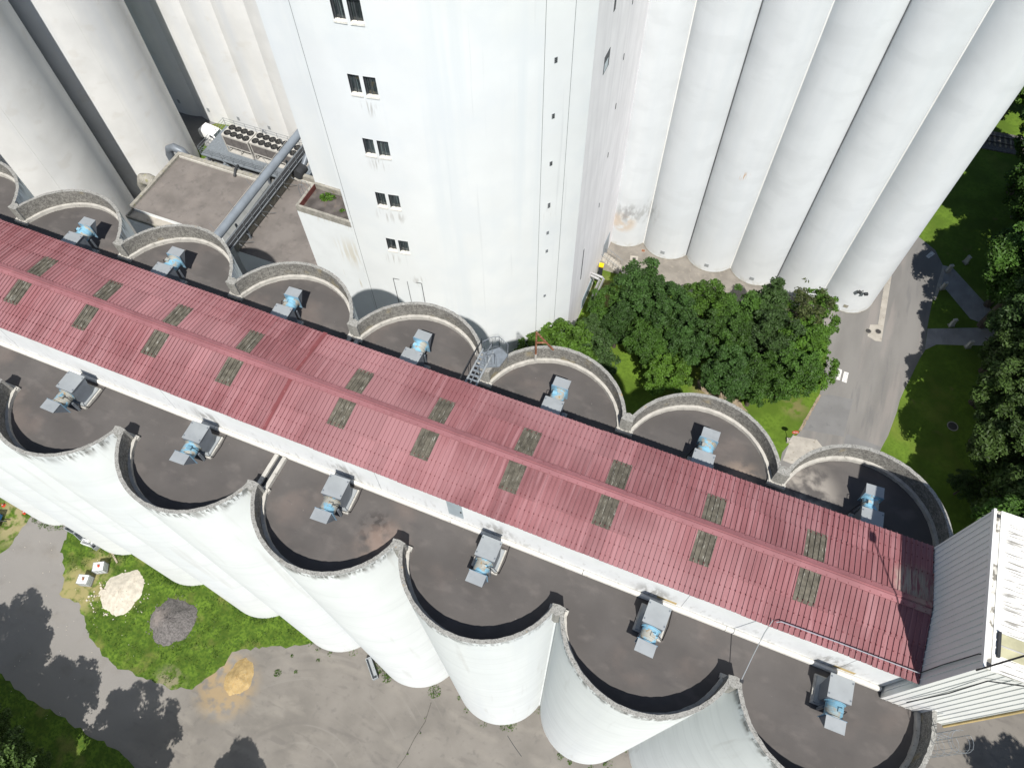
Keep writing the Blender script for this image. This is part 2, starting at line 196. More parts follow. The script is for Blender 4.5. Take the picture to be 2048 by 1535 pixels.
# ------------------------------------------------------------------ mesh helpers
class MB:
    def __init__(s): s.v = []; s.f = []; s.m = []
    def face(s, idx, m=0): s.f.append(idx); s.m.append(m)
    def quad(s, a, b, c, d, m=0):
        n = len(s.v); s.v += [a, b, c, d]; s.face((n, n + 1, n + 2, n + 3), m); return s
    def prism(s, poly, z0, z1, m=0, mtop=None, caps=True):
        n = len(s.v); k = len(poly); s.v += [(x, y, z0) for x, y in poly] + [(x, y, z1) for x, y in poly]
        for i in range(k): s.face((n + i, n + (i + 1) % k, n + k + (i + 1) % k, n + k + i), m)
        if caps: s.face(tuple(range(n + k, n + 2 * k)), m if mtop is None else mtop); s.face(tuple(range(n + k - 1, n - 1, -1)), m)
        return s
    def box(s, x0, x1, y0, y1, z0, z1, m=0, mtop=None): return s.prism([(x0, y0), (x1, y0), (x1, y1), (x0, y1)], z0, z1, m, mtop)
    def rbox(s, c, size, rz=0, m=0):
        a, b = size[0] / 2, size[1] / 2; P = [(c[0] + x * cos(rz) - y * sin(rz), c[1] + x * sin(rz) + y * cos(rz)) for x, y in ((-a, -b), (a, -b), (a, b), (-a, b))]
        return s.prism(P, c[2] - size[2] / 2, c[2] + size[2] / 2, m)
    def tube(s, p, q, r, n=6, r2=None, m=0, caps=True):
        p = Vector(p); q = Vector(q); d = (q - p).normalized(); a = d.orthogonal().normalized(); b = d.cross(a); r2 = r if r2 is None else r2; k = len(s.v)
        for P, rr in ((p, r), (q, r2)):
            for i in range(n): t = 2 * pi * i / n; s.v.append(tuple(P + (a * cos(t) + b * sin(t)) * rr))
        for i in range(n): s.face((k + i, k + (i + 1) % n, k + n + (i + 1) % n, k + n + i), m)
        if caps: s.face(tuple(range(k + n - 1, k - 1, -1)), m); s.face(tuple(range(k + n, k + 2 * n)), m)
        return s
    def path(s, pts, r, n=6, m=0):
        pts = [Vector(p) for p in pts]; k = len(s.v); a = None
        for j, P in enumerate(pts):
            d = (pts[min(j + 1, len(pts) - 1)] - pts[max(j - 1, 0)]).normalized()
            a = d.orthogonal().normalized() if a is None else (a - d * a.dot(d)).normalized(); b = d.cross(a); rr = r[j] if isinstance(r, (list, tuple)) else r
            for i in range(n): t = 2 * pi * i / n; s.v.append(tuple(P + (a * cos(t) + b * sin(t)) * rr))
        for j in range(len(pts) - 1):
            for i in range(n): s.face((k + j * n + i, k + j * n + (i + 1) % n, k + (j + 1) * n + (i + 1) % n, k + (j + 1) * n + i), m)
        s.face(tuple(range(k + n - 1, k - 1, -1)), m); e = k + (len(pts) - 1) * n; s.face(tuple(range(e, e + n)), m)
        return s
    def arc(s, cx, cy, r0, r1, a0, a1, z0, z1, n=32, m_in=0, m_top=0, m_out=0, wob=0):
        k = len(s.v)
        for i in range(n + 1):
            t = radians(a0 + (a1 - a0) * i / n); j = wob * (random.random() - .5); jz = wob * (random.random() - .5)
            for r, z in ((r0 + j, z0), (r0 + j, z1 + jz), (r1 + j * .5, z1 + jz), (r1, z0)): s.v.append((cx + r * cos(t), cy + r * sin(t), z))
        for i in range(n):
            a = k + i * 4; b = a + 4
            s.face((a, a + 1, b + 1, b), m_in); s.face((a + 1, a + 2, b + 2, b + 1), m_top); s.face((a + 2, a + 3, b + 3, b + 2), m_out); s.face((a, b, b + 3, a + 3), m_in)
        s.face((k, k + 3, k + 2, k + 1), m_top); e = k + n * 4; s.face((e, e + 1, e + 2, e + 3), m_top)
        return s
    def disc(s, c, r, n=20, m=0, a0=0):
        k = len(s.v); s.v += [(c[0] + r * cos(2 * pi * i / n + a0), c[1] + r * sin(2 * pi * i / n + a0), c[2]) for i in range(n)]; s.face(tuple(range(k, k + n)), m); return s
    def build(s, name, mat, parent=None, smooth=False, loc=None, rz=None):
        o = new_obj(name, s.mesh(name, mat, smooth), parent)
        if loc: o.location = loc
        if rz is not None: o.rotation_euler = (0, 0, rz)
        return o
    def mesh(s, name, mat, smooth=False):
        me = bpy.data.meshes.new(name); me.from_pydata(s.v, [], s.f)
        for x in (mat if isinstance(mat, (list, tuple)) else [mat]): me.materials.append(x)
        if any(s.m): me.polygons.foreach_set('material_index', s.m)
        if smooth: me.polygons.foreach_set('use_smooth', [True] * len(me.polygons)); me.set_sharp_from_angle(angle=radians(38))
        me.update(); return me
def new_obj(name, me, parent=None):
    o = bpy.data.objects.new(name, me); COL.objects.link(o)
    if parent: o.parent = parent
    return o
def tag(o, label, cat, group=None, kind=None):
    if label: o['label'] = label
    if cat: o['category'] = cat
    if group: o['group'] = group
    if kind: o['kind'] = kind
    return o
def thing(name, label, cat, loc=(0, 0, 0), rz=0, group=None):
    o = bpy.data.objects.new(name, None); COL.objects.link(o); o.location = loc; o.rotation_euler = (0, 0, rz); o.empty_display_size = .3
    return tag(o, label, cat, group)
ORD = ['first', 'second', 'third', 'fourth', 'fifth', 'sixth', 'seventh', 'eighth', 'ninth', 'tenth', 'eleventh', 'twelfth', 'thirteenth', 'fourteenth', 'fifteenth', 'sixteenth', 'seventeenth', 'eighteenth', 'nineteenth', 'twentieth']
def copy_tree(o, parent=None):
    c = o.copy(); COL.objects.link(c); c.parent = parent
    for ch in list(o.children): copy_tree(ch, c)
    return c
def rough(poly, step=.5, amp=.12):
    out = []
    for i, (x, y) in enumerate(poly):
        x2, y2 = poly[(i + 1) % len(poly)]; L = math.hypot(x2 - x, y2 - y); n = max(1, int(L / step))
        for j in range(n):
            t = j / n; out.append((x + (x2 - x) * t + random.uniform(-amp, amp), y + (y2 - y) * t + random.uniform(-amp, amp)))
    return out
def sheet(name, poly, z, mat, kind='structure', parent=None):
    mb = MB(); k = len(poly); mb.v = [(x, y, z) for x, y in poly]
    a = sum(poly[i][0] * poly[(i + 1) % k][1] - poly[(i + 1) % k][0] * poly[i][1] for i in range(k))
    mb.face(tuple(range(k)) if a > 0 else tuple(range(k - 1, -1, -1)))
    o = mb.build(name, mat, parent)
    if kind and not parent: o['kind'] = kind
    return o

# ------------------------------------------------------------------ ground
sheet('ground', [(-1500, -1500), (1500, -1500), (1500, 1500), (-1500, 1500)], 0, grass_m)
sheet('yard', [(-90, -70), (60, -70), (60, 23), (13, 23), (13, 19), (-90, 19)], .004, asph)
sheet('courtyard', [(-80, 19), (-14, 19), (-14, 40), (-11, 40), (-11, 58), (-80, 58)], .004, road_new)
sheet('grass_patch', rough([(-62.5, 53), (-60, 54.3), (-57.5, 55.6), (-58.6, 52.5), (-60.5, 52.6)], .3, .15), .01, meadow)
sheet('grass_patch', rough([(-61, 50), (-59.2, 50.6), (-58.6, 49.4), (-60, 47), (-61, 47.6)], .3, .15), .01, meadow)
sheet('grass_island', rough([(-44.42, 6), (-43.43, 2.79), (-42.05, 1.58), (-41.03, -.21), (-38.9, -.3), (-36.6, -2.1), (-33.5, -3.1), (-30.93, -3.0), (-28.38, -2.88), (-26.58, -2.26), (-25.96, -1.27), (-25.3, .22), (-25.2, 1.24), (-23.4, 2.4), (-20.74, 3.5), (-19.4, 4.4), (-19.3, 6), (-30, 6.5)], .35, .14), .012, meadow)
sheet('grass_verge', rough([(-60, 8), (-52, 8), (-49.3, 5.29), (-48.2, 5.21), (-47.69, 1.36), (-48.03, .52), (-60, -2)], .4, .13), .012, meadow)
sheet('grass_bank', rough([(-60, -6), (-41.19, -7.07), (-37.86, -7.49), (-33.33, -7.74), (-28.51, -7.97), (-26.5, -8.8), (-24, -14), (-60, -20)], .5, .15), .012, meadow)
road_poly = [(11.5, 20), (11.83, 34.88), (12.89, 37.66), (13.93, 42.21), (13.72, 47.63), (13.2, 50.6), (5, 49.6), (-2.6, 49.6), (-8, 49.4), (-9.2, 50.2), (-10.6, 50.6), (-10.6, 62), (18, 62), (20.3, 66.2), (22.22, 64.86), (23.17, 63.0), (23.1, 60.5), (22.67, 57.82), (22.57, 53.94), (22.62, 51.18), (21.94, 48.72), (21.04, 44.46), (20.73, 41.47), (20.17, 38.87), (19, 34), (18, 20)]
sheet('road', rough(road_poly, 1.2, .05), .006, road_m)
sheet('road_patch', [(12.95, 37.9), (16.7, 38.6), (16.9, 42.9), (14.7, 42.6), (14.1, 42.2)], .011, road_new)
sheet('road_patch', [(16.75, 34), (19.0, 34), (20.1, 38.8), (16.9, 39.0)], .011, road_new)
sheet('paved_apron', rough([(-10.6, 50.6), (-9.2, 50.2), (-8, 49.6), (-2.6, 49.9), (5, 50.2), (8, 50.6), (8, 56), (-10.6, 56)], 1, .05), .011, M('worn_apron', (.20, .183, .16), var=.14, scale=.8, layers=[dict(s=2.5, lo=.55, hi=.72, col=(.28, .25, .21), amt=.5), dict(s=9, lo=.6, hi=.7, col=(.12, .11, .09), amt=.4)], bump=.2))
sheet('path', [(22.6, 51.2), (23.6, 52.3), (25.76, 53.07), (29, 54.3), (29, 56.4), (27.9, 56.19), (22.57, 53.94)], .010, path_m)
sheet('path', [(23.1, 60.6), (23.17, 63.0), (24.18, 63.04), (28.47, 58.6), (30.5, 56.9), (28.6, 56.5), (26.43, 56.8), (23.5, 60.1)], .010, path_m)
sheet('drainage_strip', [(18.35, 60.4), (18.5, 50.6), (17.9, 50.5), (17.13, 50.8), (17.17, 52.3), (17.9, 52.6), (17.75, 60.4)], .016, pave)
sheet('kerb_slab', [(11.98, 34.13), (12.33, 36.99), (14.5, 37.35), (15.4, 36.55), (15, 34)], .016, pave)
sheet('path_kerb', [(22.95, 57.9), (23.35, 60.4), (23.45, 62.4), (23.2, 62.6), (22.9, 60.2), (22.75, 57.9)], .02, pave)
sheet('bare_earth', rough([(2.8, 39.5), (4.3, 40.4), (7, 38.7), (8, 37.9), (6.6, 37.6), (4.6, 38.0), (3, 38.6)], .4, .16), .004, dirt)
for i, (a, b) in enumerate([((14.55, 44.75), (14.95, 45.3)), ((15.1, 44.55), (15.42, 45.85)), ((15.62, 44.5), (16.05, 45.75))]):
    sheet('crossing_stripe', rough([(a[0], a[1]), (b[0], a[1]), (b[0], b[1]), (a[0], b[1])], .3, .025), .018, paint)
sheet('stop_line', [(21.9, 64.6), (22.3, 64.3), (21.7, 63.4), (21.4, 63.6)], .014, paint)
sheet('kerb_edge', rough([(12.75, 37.7), (13.0, 37.7), (14.05, 42.2), (13.85, 42.3)], .3, .05), .014, dirt)
for i, (x, y, r) in enumerate([(17.09, 51.43, .33), (18.03, 51.74, .33), (25.88, 43.42, .5)]):
    o = MB().arc(x, y, r * .82, r, 0, 360, 0, .03, 20).build('frame_ring', conc_plain)
    t = thing('manhole', ['iron manhole cover left of the pair on the concrete strip', 'iron manhole cover right of the pair on the concrete strip', 'round manhole ring in the shaded lawn by the trees'][i], 'manhole', (0, 0, .018), 0, 'manholes')
    o.parent = t; MB().disc((x, y, .012), r * .82, 18).build('cover', rail_m, t)
for i, (x, y) in enumerate([(-7.48, 51.73), (1.98, 51.63), (-6.9, 53.2)]):
    t = thing('drain', ['square drain grate in a pale slab beside the concrete steps', 'drain grate in the paving behind the middle of the tree clump', 'small drain grate where the first two far silos meet'][i], 'drain', (x, y, .02), .25, 'drain grates')
    k = (.42, .2, .2)[i]; MB().box(-k, k, -k, k, -.01, .01).build('slab', pave, t); MB().box(-.17, .17, -.17, .17, .01, .02).build('grate', rust if i else rail_m, t)
# low mounds of the ground's far rise
def mound(name, label, cat, cx, cy, rx, ry, h, mat, rings=14, n=60, rot=0, z=.014):
    mb = MB(); ph = [random.random() * 6 for _ in range(4)]
    for j in range(rings + 1):
        q = j / rings
        for i in range(n):
            t = 2 * pi * i / n; e = 1 + .05 * sin(3 * t + ph[0]) + .04 * sin(5 * t + ph[1]) + .025 * sin(9 * t + ph[2]) + random.uniform(-.03, .03) * q
            r = q * e; hh = h * (1 - q ** 1.4) ** 1.25 * (1 + .1 * q * sin(4 * t + 7 * q + ph[3])) + (random.random() - .5) * .09 * h * (.05 < q < .98)
            x, y = rx * r * cos(t), ry * r * sin(t)
            mb.v.append((x * cos(rot) - y * sin(rot), x * sin(rot) + y * cos(rot), hh if q < 1 else -.02))
    for j in range(rings):
        for i in range(n): mb.face((j * n + i, (j + 1) * n + i, (j + 1) * n + (i + 1) % n, j * n + (i + 1) % n))
    o = mb.build(name, mat, smooth=True, loc=(cx, cy, z)); return tag(o, label, cat)
mound('rubble_pile', 'pale chalky rubble heap on the grass beside the plastic tanks', 'heap', -36.3, 1.9, 1.7, 1.9, .5, lime)
mound('gravel_pile', 'dark grey gravel heap in the middle of the grass', 'heap', -31.0, 1.5, 1.9, 1.85, 1.1, gravel)
mound('sand_pile', 'yellow sand heap on the yard beside the grass edge', 'heap', -23.6, -.1, 1.05, 1.4, .6, sand)

def stones(name, label, spots, mat):
    mb = MB()
    for (x, y, r, n, a, b) in spots:
        for i in range(n):
            t = random.random() * 6.28; q = r * random.random() ** .6; k = random.uniform(a, b)
            mb.rbox((x + q * cos(t), y + q * sin(t), .012 + k * .3), (k, k * random.uniform(.6, 1), k * .7), random.random() * 3)
    return tag(mb.build(name, mat), label, 'stones', None, 'stuff')
stones('loose_stones', 'loose pale stones and chips around the rubble heap and lane', [(-37.2, 1.0, 1.6, 60, .05, .16), (-36.0, 1.6, 2.3, 90, .03, .1), (-44, -1, 6, 40, .03, .06), (-36, -4.5, 5, 25, .03, .06)], lime)
stones('gravel_chips', 'dark gravel chips spilled around the gravel heap', [(-31, 1.5, 2.15, 200, .03, .1)], gravel)
tag(MB().prism([(-.28, -.2), (.2, -.3), (.32, .1), (.05, .3), (-.3, .15)], 0, .12).build('broken_slab', lime, None, False, (-37.75, 1.25, .02)), 'pale broken slab beside the rubble heap', 'slab')
CR = [(-8.9, 3.9), (-8.75, 2.5), (-9.0, 1.2), (-9.1, -.2), (-9.45, -1.6), (-9.6, -3.0), (-9.9, -5)]
cp = [(x - random.uniform(.015, .035), y) for x, y in CR] + [(x + random.uniform(.015, .035), y) for x, y in CR[::-1]]
sheet('yard_joint', cp, .012, M('crack_dirt', (.085, .078, .068), var=.3, scale=5))
sheet('yard_joint', [(-2.6, 4.0), (-1.9, 3.55), (-1.1, 3.1), (-1.12, 3.06), (-1.9, 3.5), (-2.6, 3.95)], .012, dark)
# ------------------------------------------------------------------ near silos
CUSP = 15.6
def silo_meshes():
    n = 72
    sh = MB(); k = 0
    ring = [(3.58 * cos(2 * pi * i / n), 3.58 * sin(2 * pi * i / n)) for i in range(n)]
    zs = [0, 10, 20, 28, 30.03]
    for z in zs: sh.v += [(x, y, z) for x, y in ring]
    for j in range(len(zs) - 1):
        for i in range(n): sh.face((j * n + i, j * n + (i + 1) % n, (j + 1) * n + (i + 1) % n, (j + 1) * n + i))
    shaft = sh.mesh('shaft', white, True)
    par = MB().arc(0, 0, 3.41, 3.575, 180 + CUSP, 360 - CUSP, 30.0, 31.27, 60, 0, 1, 2, wob=.025).mesh('parapet', [conc, conc_rim, white], True)
    up = MB().arc(0, 0, 3.26, 3.405, 180 + CUSP - 1.5, 360 - CUSP + 1.5, 30.15, 30.42, 60, 0, 0, 0, wob=.02)
    up = up.mesh('upstand', conc_light, True)
    pts = [(3.5, 3.5), (-3.5, 3.5), (-3.5, -.94)] + [(3.45 * cos(radians(a)), 3.45 * sin(radians(a))) for a in [180 + CUSP + (180 - 2 * CUSP) * i / 40 for i in range(41)]] + [(3.5, -.94)]
    slab = MB().prism(pts, 30.05, 30.2).mesh('roof_slab', felt)
    pier = MB(); pier.prism([(3.22, -.9), (3.5, -.86), (3.78, -.9), (3.70, -1.22), (3.5, -1.3), (3.3, -1.22)], 30.02, 31.3)
    pier = pier.mesh('pier', conc_rim)
    foot = MB().box(3.1, 3.9, -.9, -.72, 30.15, 30.36).mesh('pier_flashing', conc_light)
    rib = MB().box(3.42, 3.58, -.98, -.78, 0, 30.1).mesh('joint_strip', white)
    return shaft, par, up, slab, pier, foot, rib
SM = silo_meshes(); SN = ['shaft', 'parapet', 'upstand', 'roof_slab', 'pier', 'pier_flashing', 'joint_strip']
fx = [9.4 - 7 * i for i in range(10)]; rx = [9.4 - 7 * i for i in range(9)]
for row, xs in (('front', fx), ('rear', rx)):
    for i, x in enumerate(xs):
        lab = ('white silo in the near row under the red-roofed gallery, %s from the head house' if row == 'front' else 'white silo in the row behind the red-roofed gallery, %s from the head house') % ORD[i]
        t = thing('silo', lab, 'silo', (x, 7.8 if row == 'front' else 14.8, 0), 0 if row == 'front' else pi, 'near row of silos' if row == 'front' else 'second row of silos')
        for nm, me in zip(SN, SM):
            if nm.startswith('pier') and ((row == 'front' and i == 0) or (row == 'rear' and i == len(xs) - 1)): continue
            new_obj(nm, me, t)
for row, x, a0, a1 in (('front', 9.4, 360 - CUSP, 378), ('rear', 9.4, 162, 180 + CUSP)):
    t = [o for o in COL.objects if o.name.startswith('silo') and o.type == 'EMPTY' and abs(o.location.x - 9.4) < .1 and (o.location.y < 11) == (row == 'front')][0]
    MB().arc(0, 0, 3.41, 3.575, a0, a1, 30.0, 31.27, 16, 0, 1, 2, wob=.025).build('parapet', [conc, conc_rim, white], t, True)
    MB().arc(0, 0, 3.26, 3.405, a0, a1, 30.15, 30.42, 14, wob=.02).build('upstand', conc_light, t, True)
# expansion joint kerbs across the roofs at x = -15.1
for i, (y0, y1, lab) in enumerate([(7.05, 8.66, 'pale double kerb across the near silo roofs, running from gallery to parapet notch'), (14.2, 15.7, 'pale double kerb across the rear silo roofs behind the gallery')]):
    t = thing('roof_joint', lab, 'kerb', (-15.1, 0, 30.2), 0, 'expansion joints')
    for s in (-1, 1): MB().box(s * .2 - .09, s * .2 + .09, y0, y1, -.02, .22).build('kerb', conc_light, t)
    MB().box(-.1, .1, y0, y1, -.02, .1).build('joint_filler', dark, t)

# ------------------------------------------------------------------ gallery on top of the silos
GY0, GY1, GM = 8.88, 13.46, 11.17; EY0, EY1 = 8.56, 13.78; EZ, RZ = 33.3, 33.68
XL, XR = -60.0, 11.3
gal = thing('conveyor_gallery', 'long white gallery with red corrugated roof running along the silo tops', 'gallery', (0, 0, 0))
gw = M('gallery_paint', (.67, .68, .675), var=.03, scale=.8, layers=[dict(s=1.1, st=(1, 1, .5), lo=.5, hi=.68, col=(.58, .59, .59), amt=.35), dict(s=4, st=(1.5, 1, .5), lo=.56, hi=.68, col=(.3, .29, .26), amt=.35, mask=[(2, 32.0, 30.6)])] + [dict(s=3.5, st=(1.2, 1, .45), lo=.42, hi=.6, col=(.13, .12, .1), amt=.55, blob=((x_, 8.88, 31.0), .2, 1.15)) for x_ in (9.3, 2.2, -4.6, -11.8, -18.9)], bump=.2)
MB().box(XL, XR, GY0, GY0 + .2, 30.15, 33.33).build('front_wall', gw, gal)
MB().box(XL, XR, GY1 - .2, GY1, 30.15, 33.33).build('rear_wall', gw, gal)
kb = [(8.70, 30.15), (8.70, 30.36), (8.73, 30.43), (8.80, 30.46), (8.86, 30.42), (8.875, 30.38), (8.875, 30.15)]
for i in range(12):      # rounded white kerb at the foot of the wall, in lengths
    x0 = XR - 6.0 * (i + 1) + .012; x1 = XR - 6.0 * i - .012
    mb = MB(); mb.v = [(x0, y, z) for y, z in kb] + [(x1, y, z) for y, z in kb]; k = len(kb)
    for j in range(k): mb.face((j, k + j, k + (j + 1) % k, (j + 1) % k))
    mb.face(tuple(range(k))); mb.face(tuple(range(2 * k - 1, k - 1, -1))); mb.build('kerb', conc_light if False else M('white_kerb', (.66, .645, .60), var=.06, scale=3, layers=[dict(s=7, lo=.6, hi=.7, col=(.4, .36, .26), amt=.5)]), gal)
dr = MB().box(-6.78, -6.1, GY0 - .03, GY0 - .003, 30.92, 32.42).build('door', M('door_grey', (.38, .44, .47), rough=.45, var=.06, metal=.2), gal)
MB().box(-6.2, -6.14, GY0 - .06, GY0 - .03, 31.6, 31.72).build('handle', dark, dr)
MB().box(10.05, 10.62, GY0 - .02, GY0 - .003, 32.55, 32.8).build('louvre', galv, gal)
for i, x in enumerate([-30.2, -20.9, -10.1, 3.4, 9.6]):   # hairline board joints
    MB().box(x, x + .012, GY0 - .004, GY0 - .001, 30.5, 33.25).build('wall_joint', joint_m, gal)
for x in (2.35, 9.35): MB().box(x + .05, x + .85, GY0 - .006, GY0 - .002, 30.5, 30.75).build('ochre_stain_board', ochre, gal)
roof = MB().prism([(XL, EY0 + .06), (XR, EY0 + .06), (XR, EY1 - .06), (XL, EY1 - .06)], 33.2, 33.26).build('roof', dark, gal)
SW = .77; NR = 4
def sheet_mesh(x0, s, y0, y1, z0, z1, name, mat, ends=.02):
    # trapezoidal ribs, local origin at sheet's left edge
    mb = MB(); prof = []
    p = SW / NR
    for r in range(NR):
        b = r * p; prof += [(b - (.012 if r == 0 else 0), 0), (b + p * .72, 0), (b + p * .75, .052), (b + p * .89, .052), (b + p * .92, 0)]
    prof += [(SW + .012, 0)]
    for (y, z) in ((y0, z0), (y1, z1)): mb.v += [(x, y, z + h) for x, h in prof]
    n = len(prof)
    for i in range(n - 1): mb.face((i, i + 1, n + i + 1, n + i) if s > 0 else (i, n + i, n + i + 1, i + 1))
    for (y, z) in ((y0, z0), (y1, z1)): mb.v += [(x, y, z + h - .02) for x, h in prof]
    for i in range(n - 1): mb.face((i, 2 * n + i, 2 * n + i + 1, i + 1)); mb.face((n + i, n + i + 1, 3 * n + i + 1, 3 * n + i))
    return mb.mesh(name, mat)
def zr(y): return EZ + (RZ - EZ) * (1 - abs(y - GM) / (GM - EY0))
YB = {1: 9.74, -1: 12.60}
rows = []
for s, ye in ((1, EY0), (-1, EY1)):
    yb = YB[s]
    rows.append((s, 0, ye, yb + .06 * s, zr(ye), zr(yb + .06 * s)))            # lower sheets
    rows.append((s, 1, yb, GM - .05 * s, zr(yb) + .024, zr(GM) + .02))          # upper sheets lap over them
RM = {}
for (s, r, y0, y1, z0, z1) in rows:
    for kind, mt in (('roof_sheet', red), ('rooflight_sheet', sky_sheet)):
        RM[(s, r, kind)] = sheet_mesh(0, s, y0, y1, z0, z1, kind, mt)
colsR = [-12.15 - SW / 2 + SW * k for k in range(-3, 31)]; colsL = [-17.66 - SW / 2 + SW * k for k in range(-26, 4)]
skyx = [-29.29, -25.44, -21.5, -17.66, -12.15, -8.3, -4.45, -.6, 3.25, 7.1]
roofsheets = []
for x in colsL + colsR:
    for (s, r, *_) in rows:
        kind = 'rooflight_sheet' if r == 1 and any(abs(x + SW / 2 - q) < .3 for q in skyx) else 'roof_sheet'
        o = new_obj(kind, RM[(s, r, kind)], roof); o.location = (x, random.uniform(-.012, .012), random.uniform(0, .006)); o.rotation_euler = (0, 0, random.uniform(-.002, .002))
# remaining roof beyond the picture's left edge
mb = MB()
for k in range(30):
    x = colsL[0] - SW * (k + 1)
    for (s, r, y0, y1, z0, z1) in rows:
        for q in range(NR):
            b = x + q * SW / NR; p = SW / NR
            for (xa, ha, xb, hb) in ((b, 0, b + p * .62, 0), (b + p * .62, 0, b + p * .72, .035), (b + p * .72, .035, b + p * .9, .035), (b + p * .9, .035, b + p, 0)):
                v = [(xa, y0, z0 + ha), (xb, y0, z0 + hb), (xb, y1, z1 + hb), (xa, y1, z1 + ha)]; mb.quad(*(v if s > 0 else v[::-1]))
o = mb.build('far_sheets', red, roof); o['kind'] = 'stuff'
o = MB()
for s in (1, -1):
    y0, y1 = (EY0 - .02, GM) if s > 0 else (EY1 + .02, GM)
    v = [(-15.03, y0, zr(y0) + .05), (-14.82, y0, zr(y0) + .05), (-14.82, y1, zr(y1) + .07), (-15.03, y1, zr(y1) + .07)]; o.quad(*(v if s > 0 else v[::-1]))
o.build('joint_flashing', red_dark, roof)
for i in range(31):       # ridge capping in lapped lengths
    x1 = XR - 2.3 * i; x0 = x1 - 2.33; lift = .006 * (i % 2)
    mb = MB(); pr = [(GM - .23, zr(GM - .23) + .088), (GM - .05, RZ + .10), (GM - .025, RZ + .075), (GM + .01, RZ + .075), (GM + .03, RZ + .12), (GM + .07, RZ + .10), (GM + .23, zr(GM + .23) + .088)]
    mb.v = [(x, y, z + lift) for x in (x0, x1) for y, z in pr]; k = len(pr)
    for j in range(k - 1): mb.face((j, k + j, k + j + 1, j + 1))
    mb.v += [(x, y, z + lift - .05) for x in (x0, x1) for y, z in (pr[0], pr[-1])]
    mb.face((0, 2 * k, 2 * k + 2, k)); mb.face((k - 1, 2 * k - 1, 2 * k + 3, 2 * k + 1))
    mb.build('ridge_cap', red_ridge, roof)
mb = MB()
for x in colsL + colsR:
    for q in range(NR):
        bx = x + (q + .83) * SW / NR
        for y in (8.78, 9.28, 9.83, 10.62, 11.75, 12.50, 13.06, 13.56):
            if -15.05 < bx < -14.8 or y in (10.62, 11.75): continue
            z = zr(y) + .052 + (.024 if 9.74 < y < 12.6 else 0); r = .016
            mb.box(bx - r, bx + r, y - r * 1.2, y + r * 1.2, z - .004, z + .018)
        if q % 2 == 0:
            for y in (GM - .18, GM + .18): mb.box(bx - .013, bx + .013, y - .013, y + .013, zr(y) + .08, zr(y) + .112)
o = mb.build('bolts', bolt_m, roof); o['kind'] = 'stuff'
mb = MB()      # purlin overlaps seen as faint dark lines
for s in (1, -1):
    for y in (9.32, 13.02): pass
# lightning conductor: stay from the notch to the eave and bar along the roof
t = thing('lightning_conductor', 'thin white metal cable from a parapet notch up to the gallery eave', 'cable', (0, 0, 0))
MB().path([(6.1, 6.85, 31.28), (6.12, 7.6, 32.1), (6.15, 8.35, 33.0), (6.22, 8.75, 33.52)], .018, 6).build('stay', stainless, t)
MB().path([(6.35, 8.72, 33.5), (6.5, 8.8, 33.52), (8.5, 8.84, 33.52), (11.25, 8.86, 33.52)], .02, 6).build('roof_bar', stainless, t)
MB().rbox((6.12, 6.85, 31.3), (.12, .12, .1)).build('clamp', dark, t)

# ------------------------------------------------------------------ head house
hh = thing('head_house', 'white corrugated metal head house rising at the end of the red roof', 'building', (0, 0, 0))
hx0, hx1, hy0, hy1, hz0, hz1 = 11.32, 13.78, 8.46, 13.72, 29.95, 37.36
MB().box(hx0 + .05, hx1 - .05, hy0 + .05, hy1 - .05, hz0, hz1 - .1).build('core', white_metal, hh)
def clad(along, fixed, a0, a1, z0, z1, out):
    n = round((a1 - a0) / .235); p = (a1 - a0) / n
    for i in range(n):
        a = a0 + i * p; mb = MB(); prof = [(a + .002, 0), (a + p * .80, 0), (a + p * .84, .03), (a + p * .94, .03), (a + p - .002, 0)]
        P = [((u, fixed + out * h) if along == 'x' else (fixed + out * h, u)) for u, h in prof]
        for z in (z0, z1): mb.v += [(x, y, z) for x, y in P]
        k = len(P)
        for j in range(k - 1): mb.face((j, j + 1, k + j + 1, k + j))
        mb.build('cladding_panel', white_metal, hh)
clad('y', hx0 + .04, hy0 + .04, hy1 - .04, 30.6, hz1 - .12, -1)
clad('x', hy0 + .04, hx0 + .04, hx1 - .04, hz0, hz1 - .12, -1)
MB().box(hx0 + .01, hx1 - .01, hy1 - .05, hy1, hz0, hz1 - .1).build('rear_wall', white_metal, hh)
MB().box(hx1 - .05, hx1, hy0 + .02, hy1 - .02, hz0, hz1 - .1).build('side_wall', white_metal, hh)
rt = MB().box(hx0 + .22, hx1 + .05, hy0 - .02, hy1 + .02, hz1 - .1, hz1).build('roof', white_roofm, hh)
for i in range(21): 
    y = hy0 + .2 + i * .24; MB().box(hx0 + .26, hx1 + .03, y, y + .05, hz1 - .005, hz1 + .022).build('roof_rib', white_roofm, rt)
MB().box(hx0 - .02, hx0 + .06, hy0 - .02, hy1 + .02, hz1 - .14, hz1 + .03).build('gutter_edge', white_metal, hh)
MB().box(hx0 + .06, hx0 + .22, hy0, hy1, hz1 - .12, hz1 - .03).build('gutter', M('dirty_gutter', (.62, .60, .54), var=.2, scale=3, layers=[dict(s=4, lo=.5, hi=.6, col=(.12, .11, .09), amt=.85)]), hh)
for y in (hy0 + .12, hy1 - .2): MB().tube((hx0 + .14, y, hz1 - .1), (hx0 + .14, y, hz1 + .02), .06, 8).build('outlet', dark, hh)
wd = MB().box(11.72, 12.75, 8.93, 9.62, hz1 - .01, hz1 + .06).build('rooflight', glass_y, hh)
MB().box(11.64, 11.72, 8.88, 9.66, hz1, hz1 + .1).build('frame', dark, wd); MB().box(11.72, 12.75, 9.22, 9.26, hz1 + .06, hz1 + .085).build('glazing_bar', cream, wd)
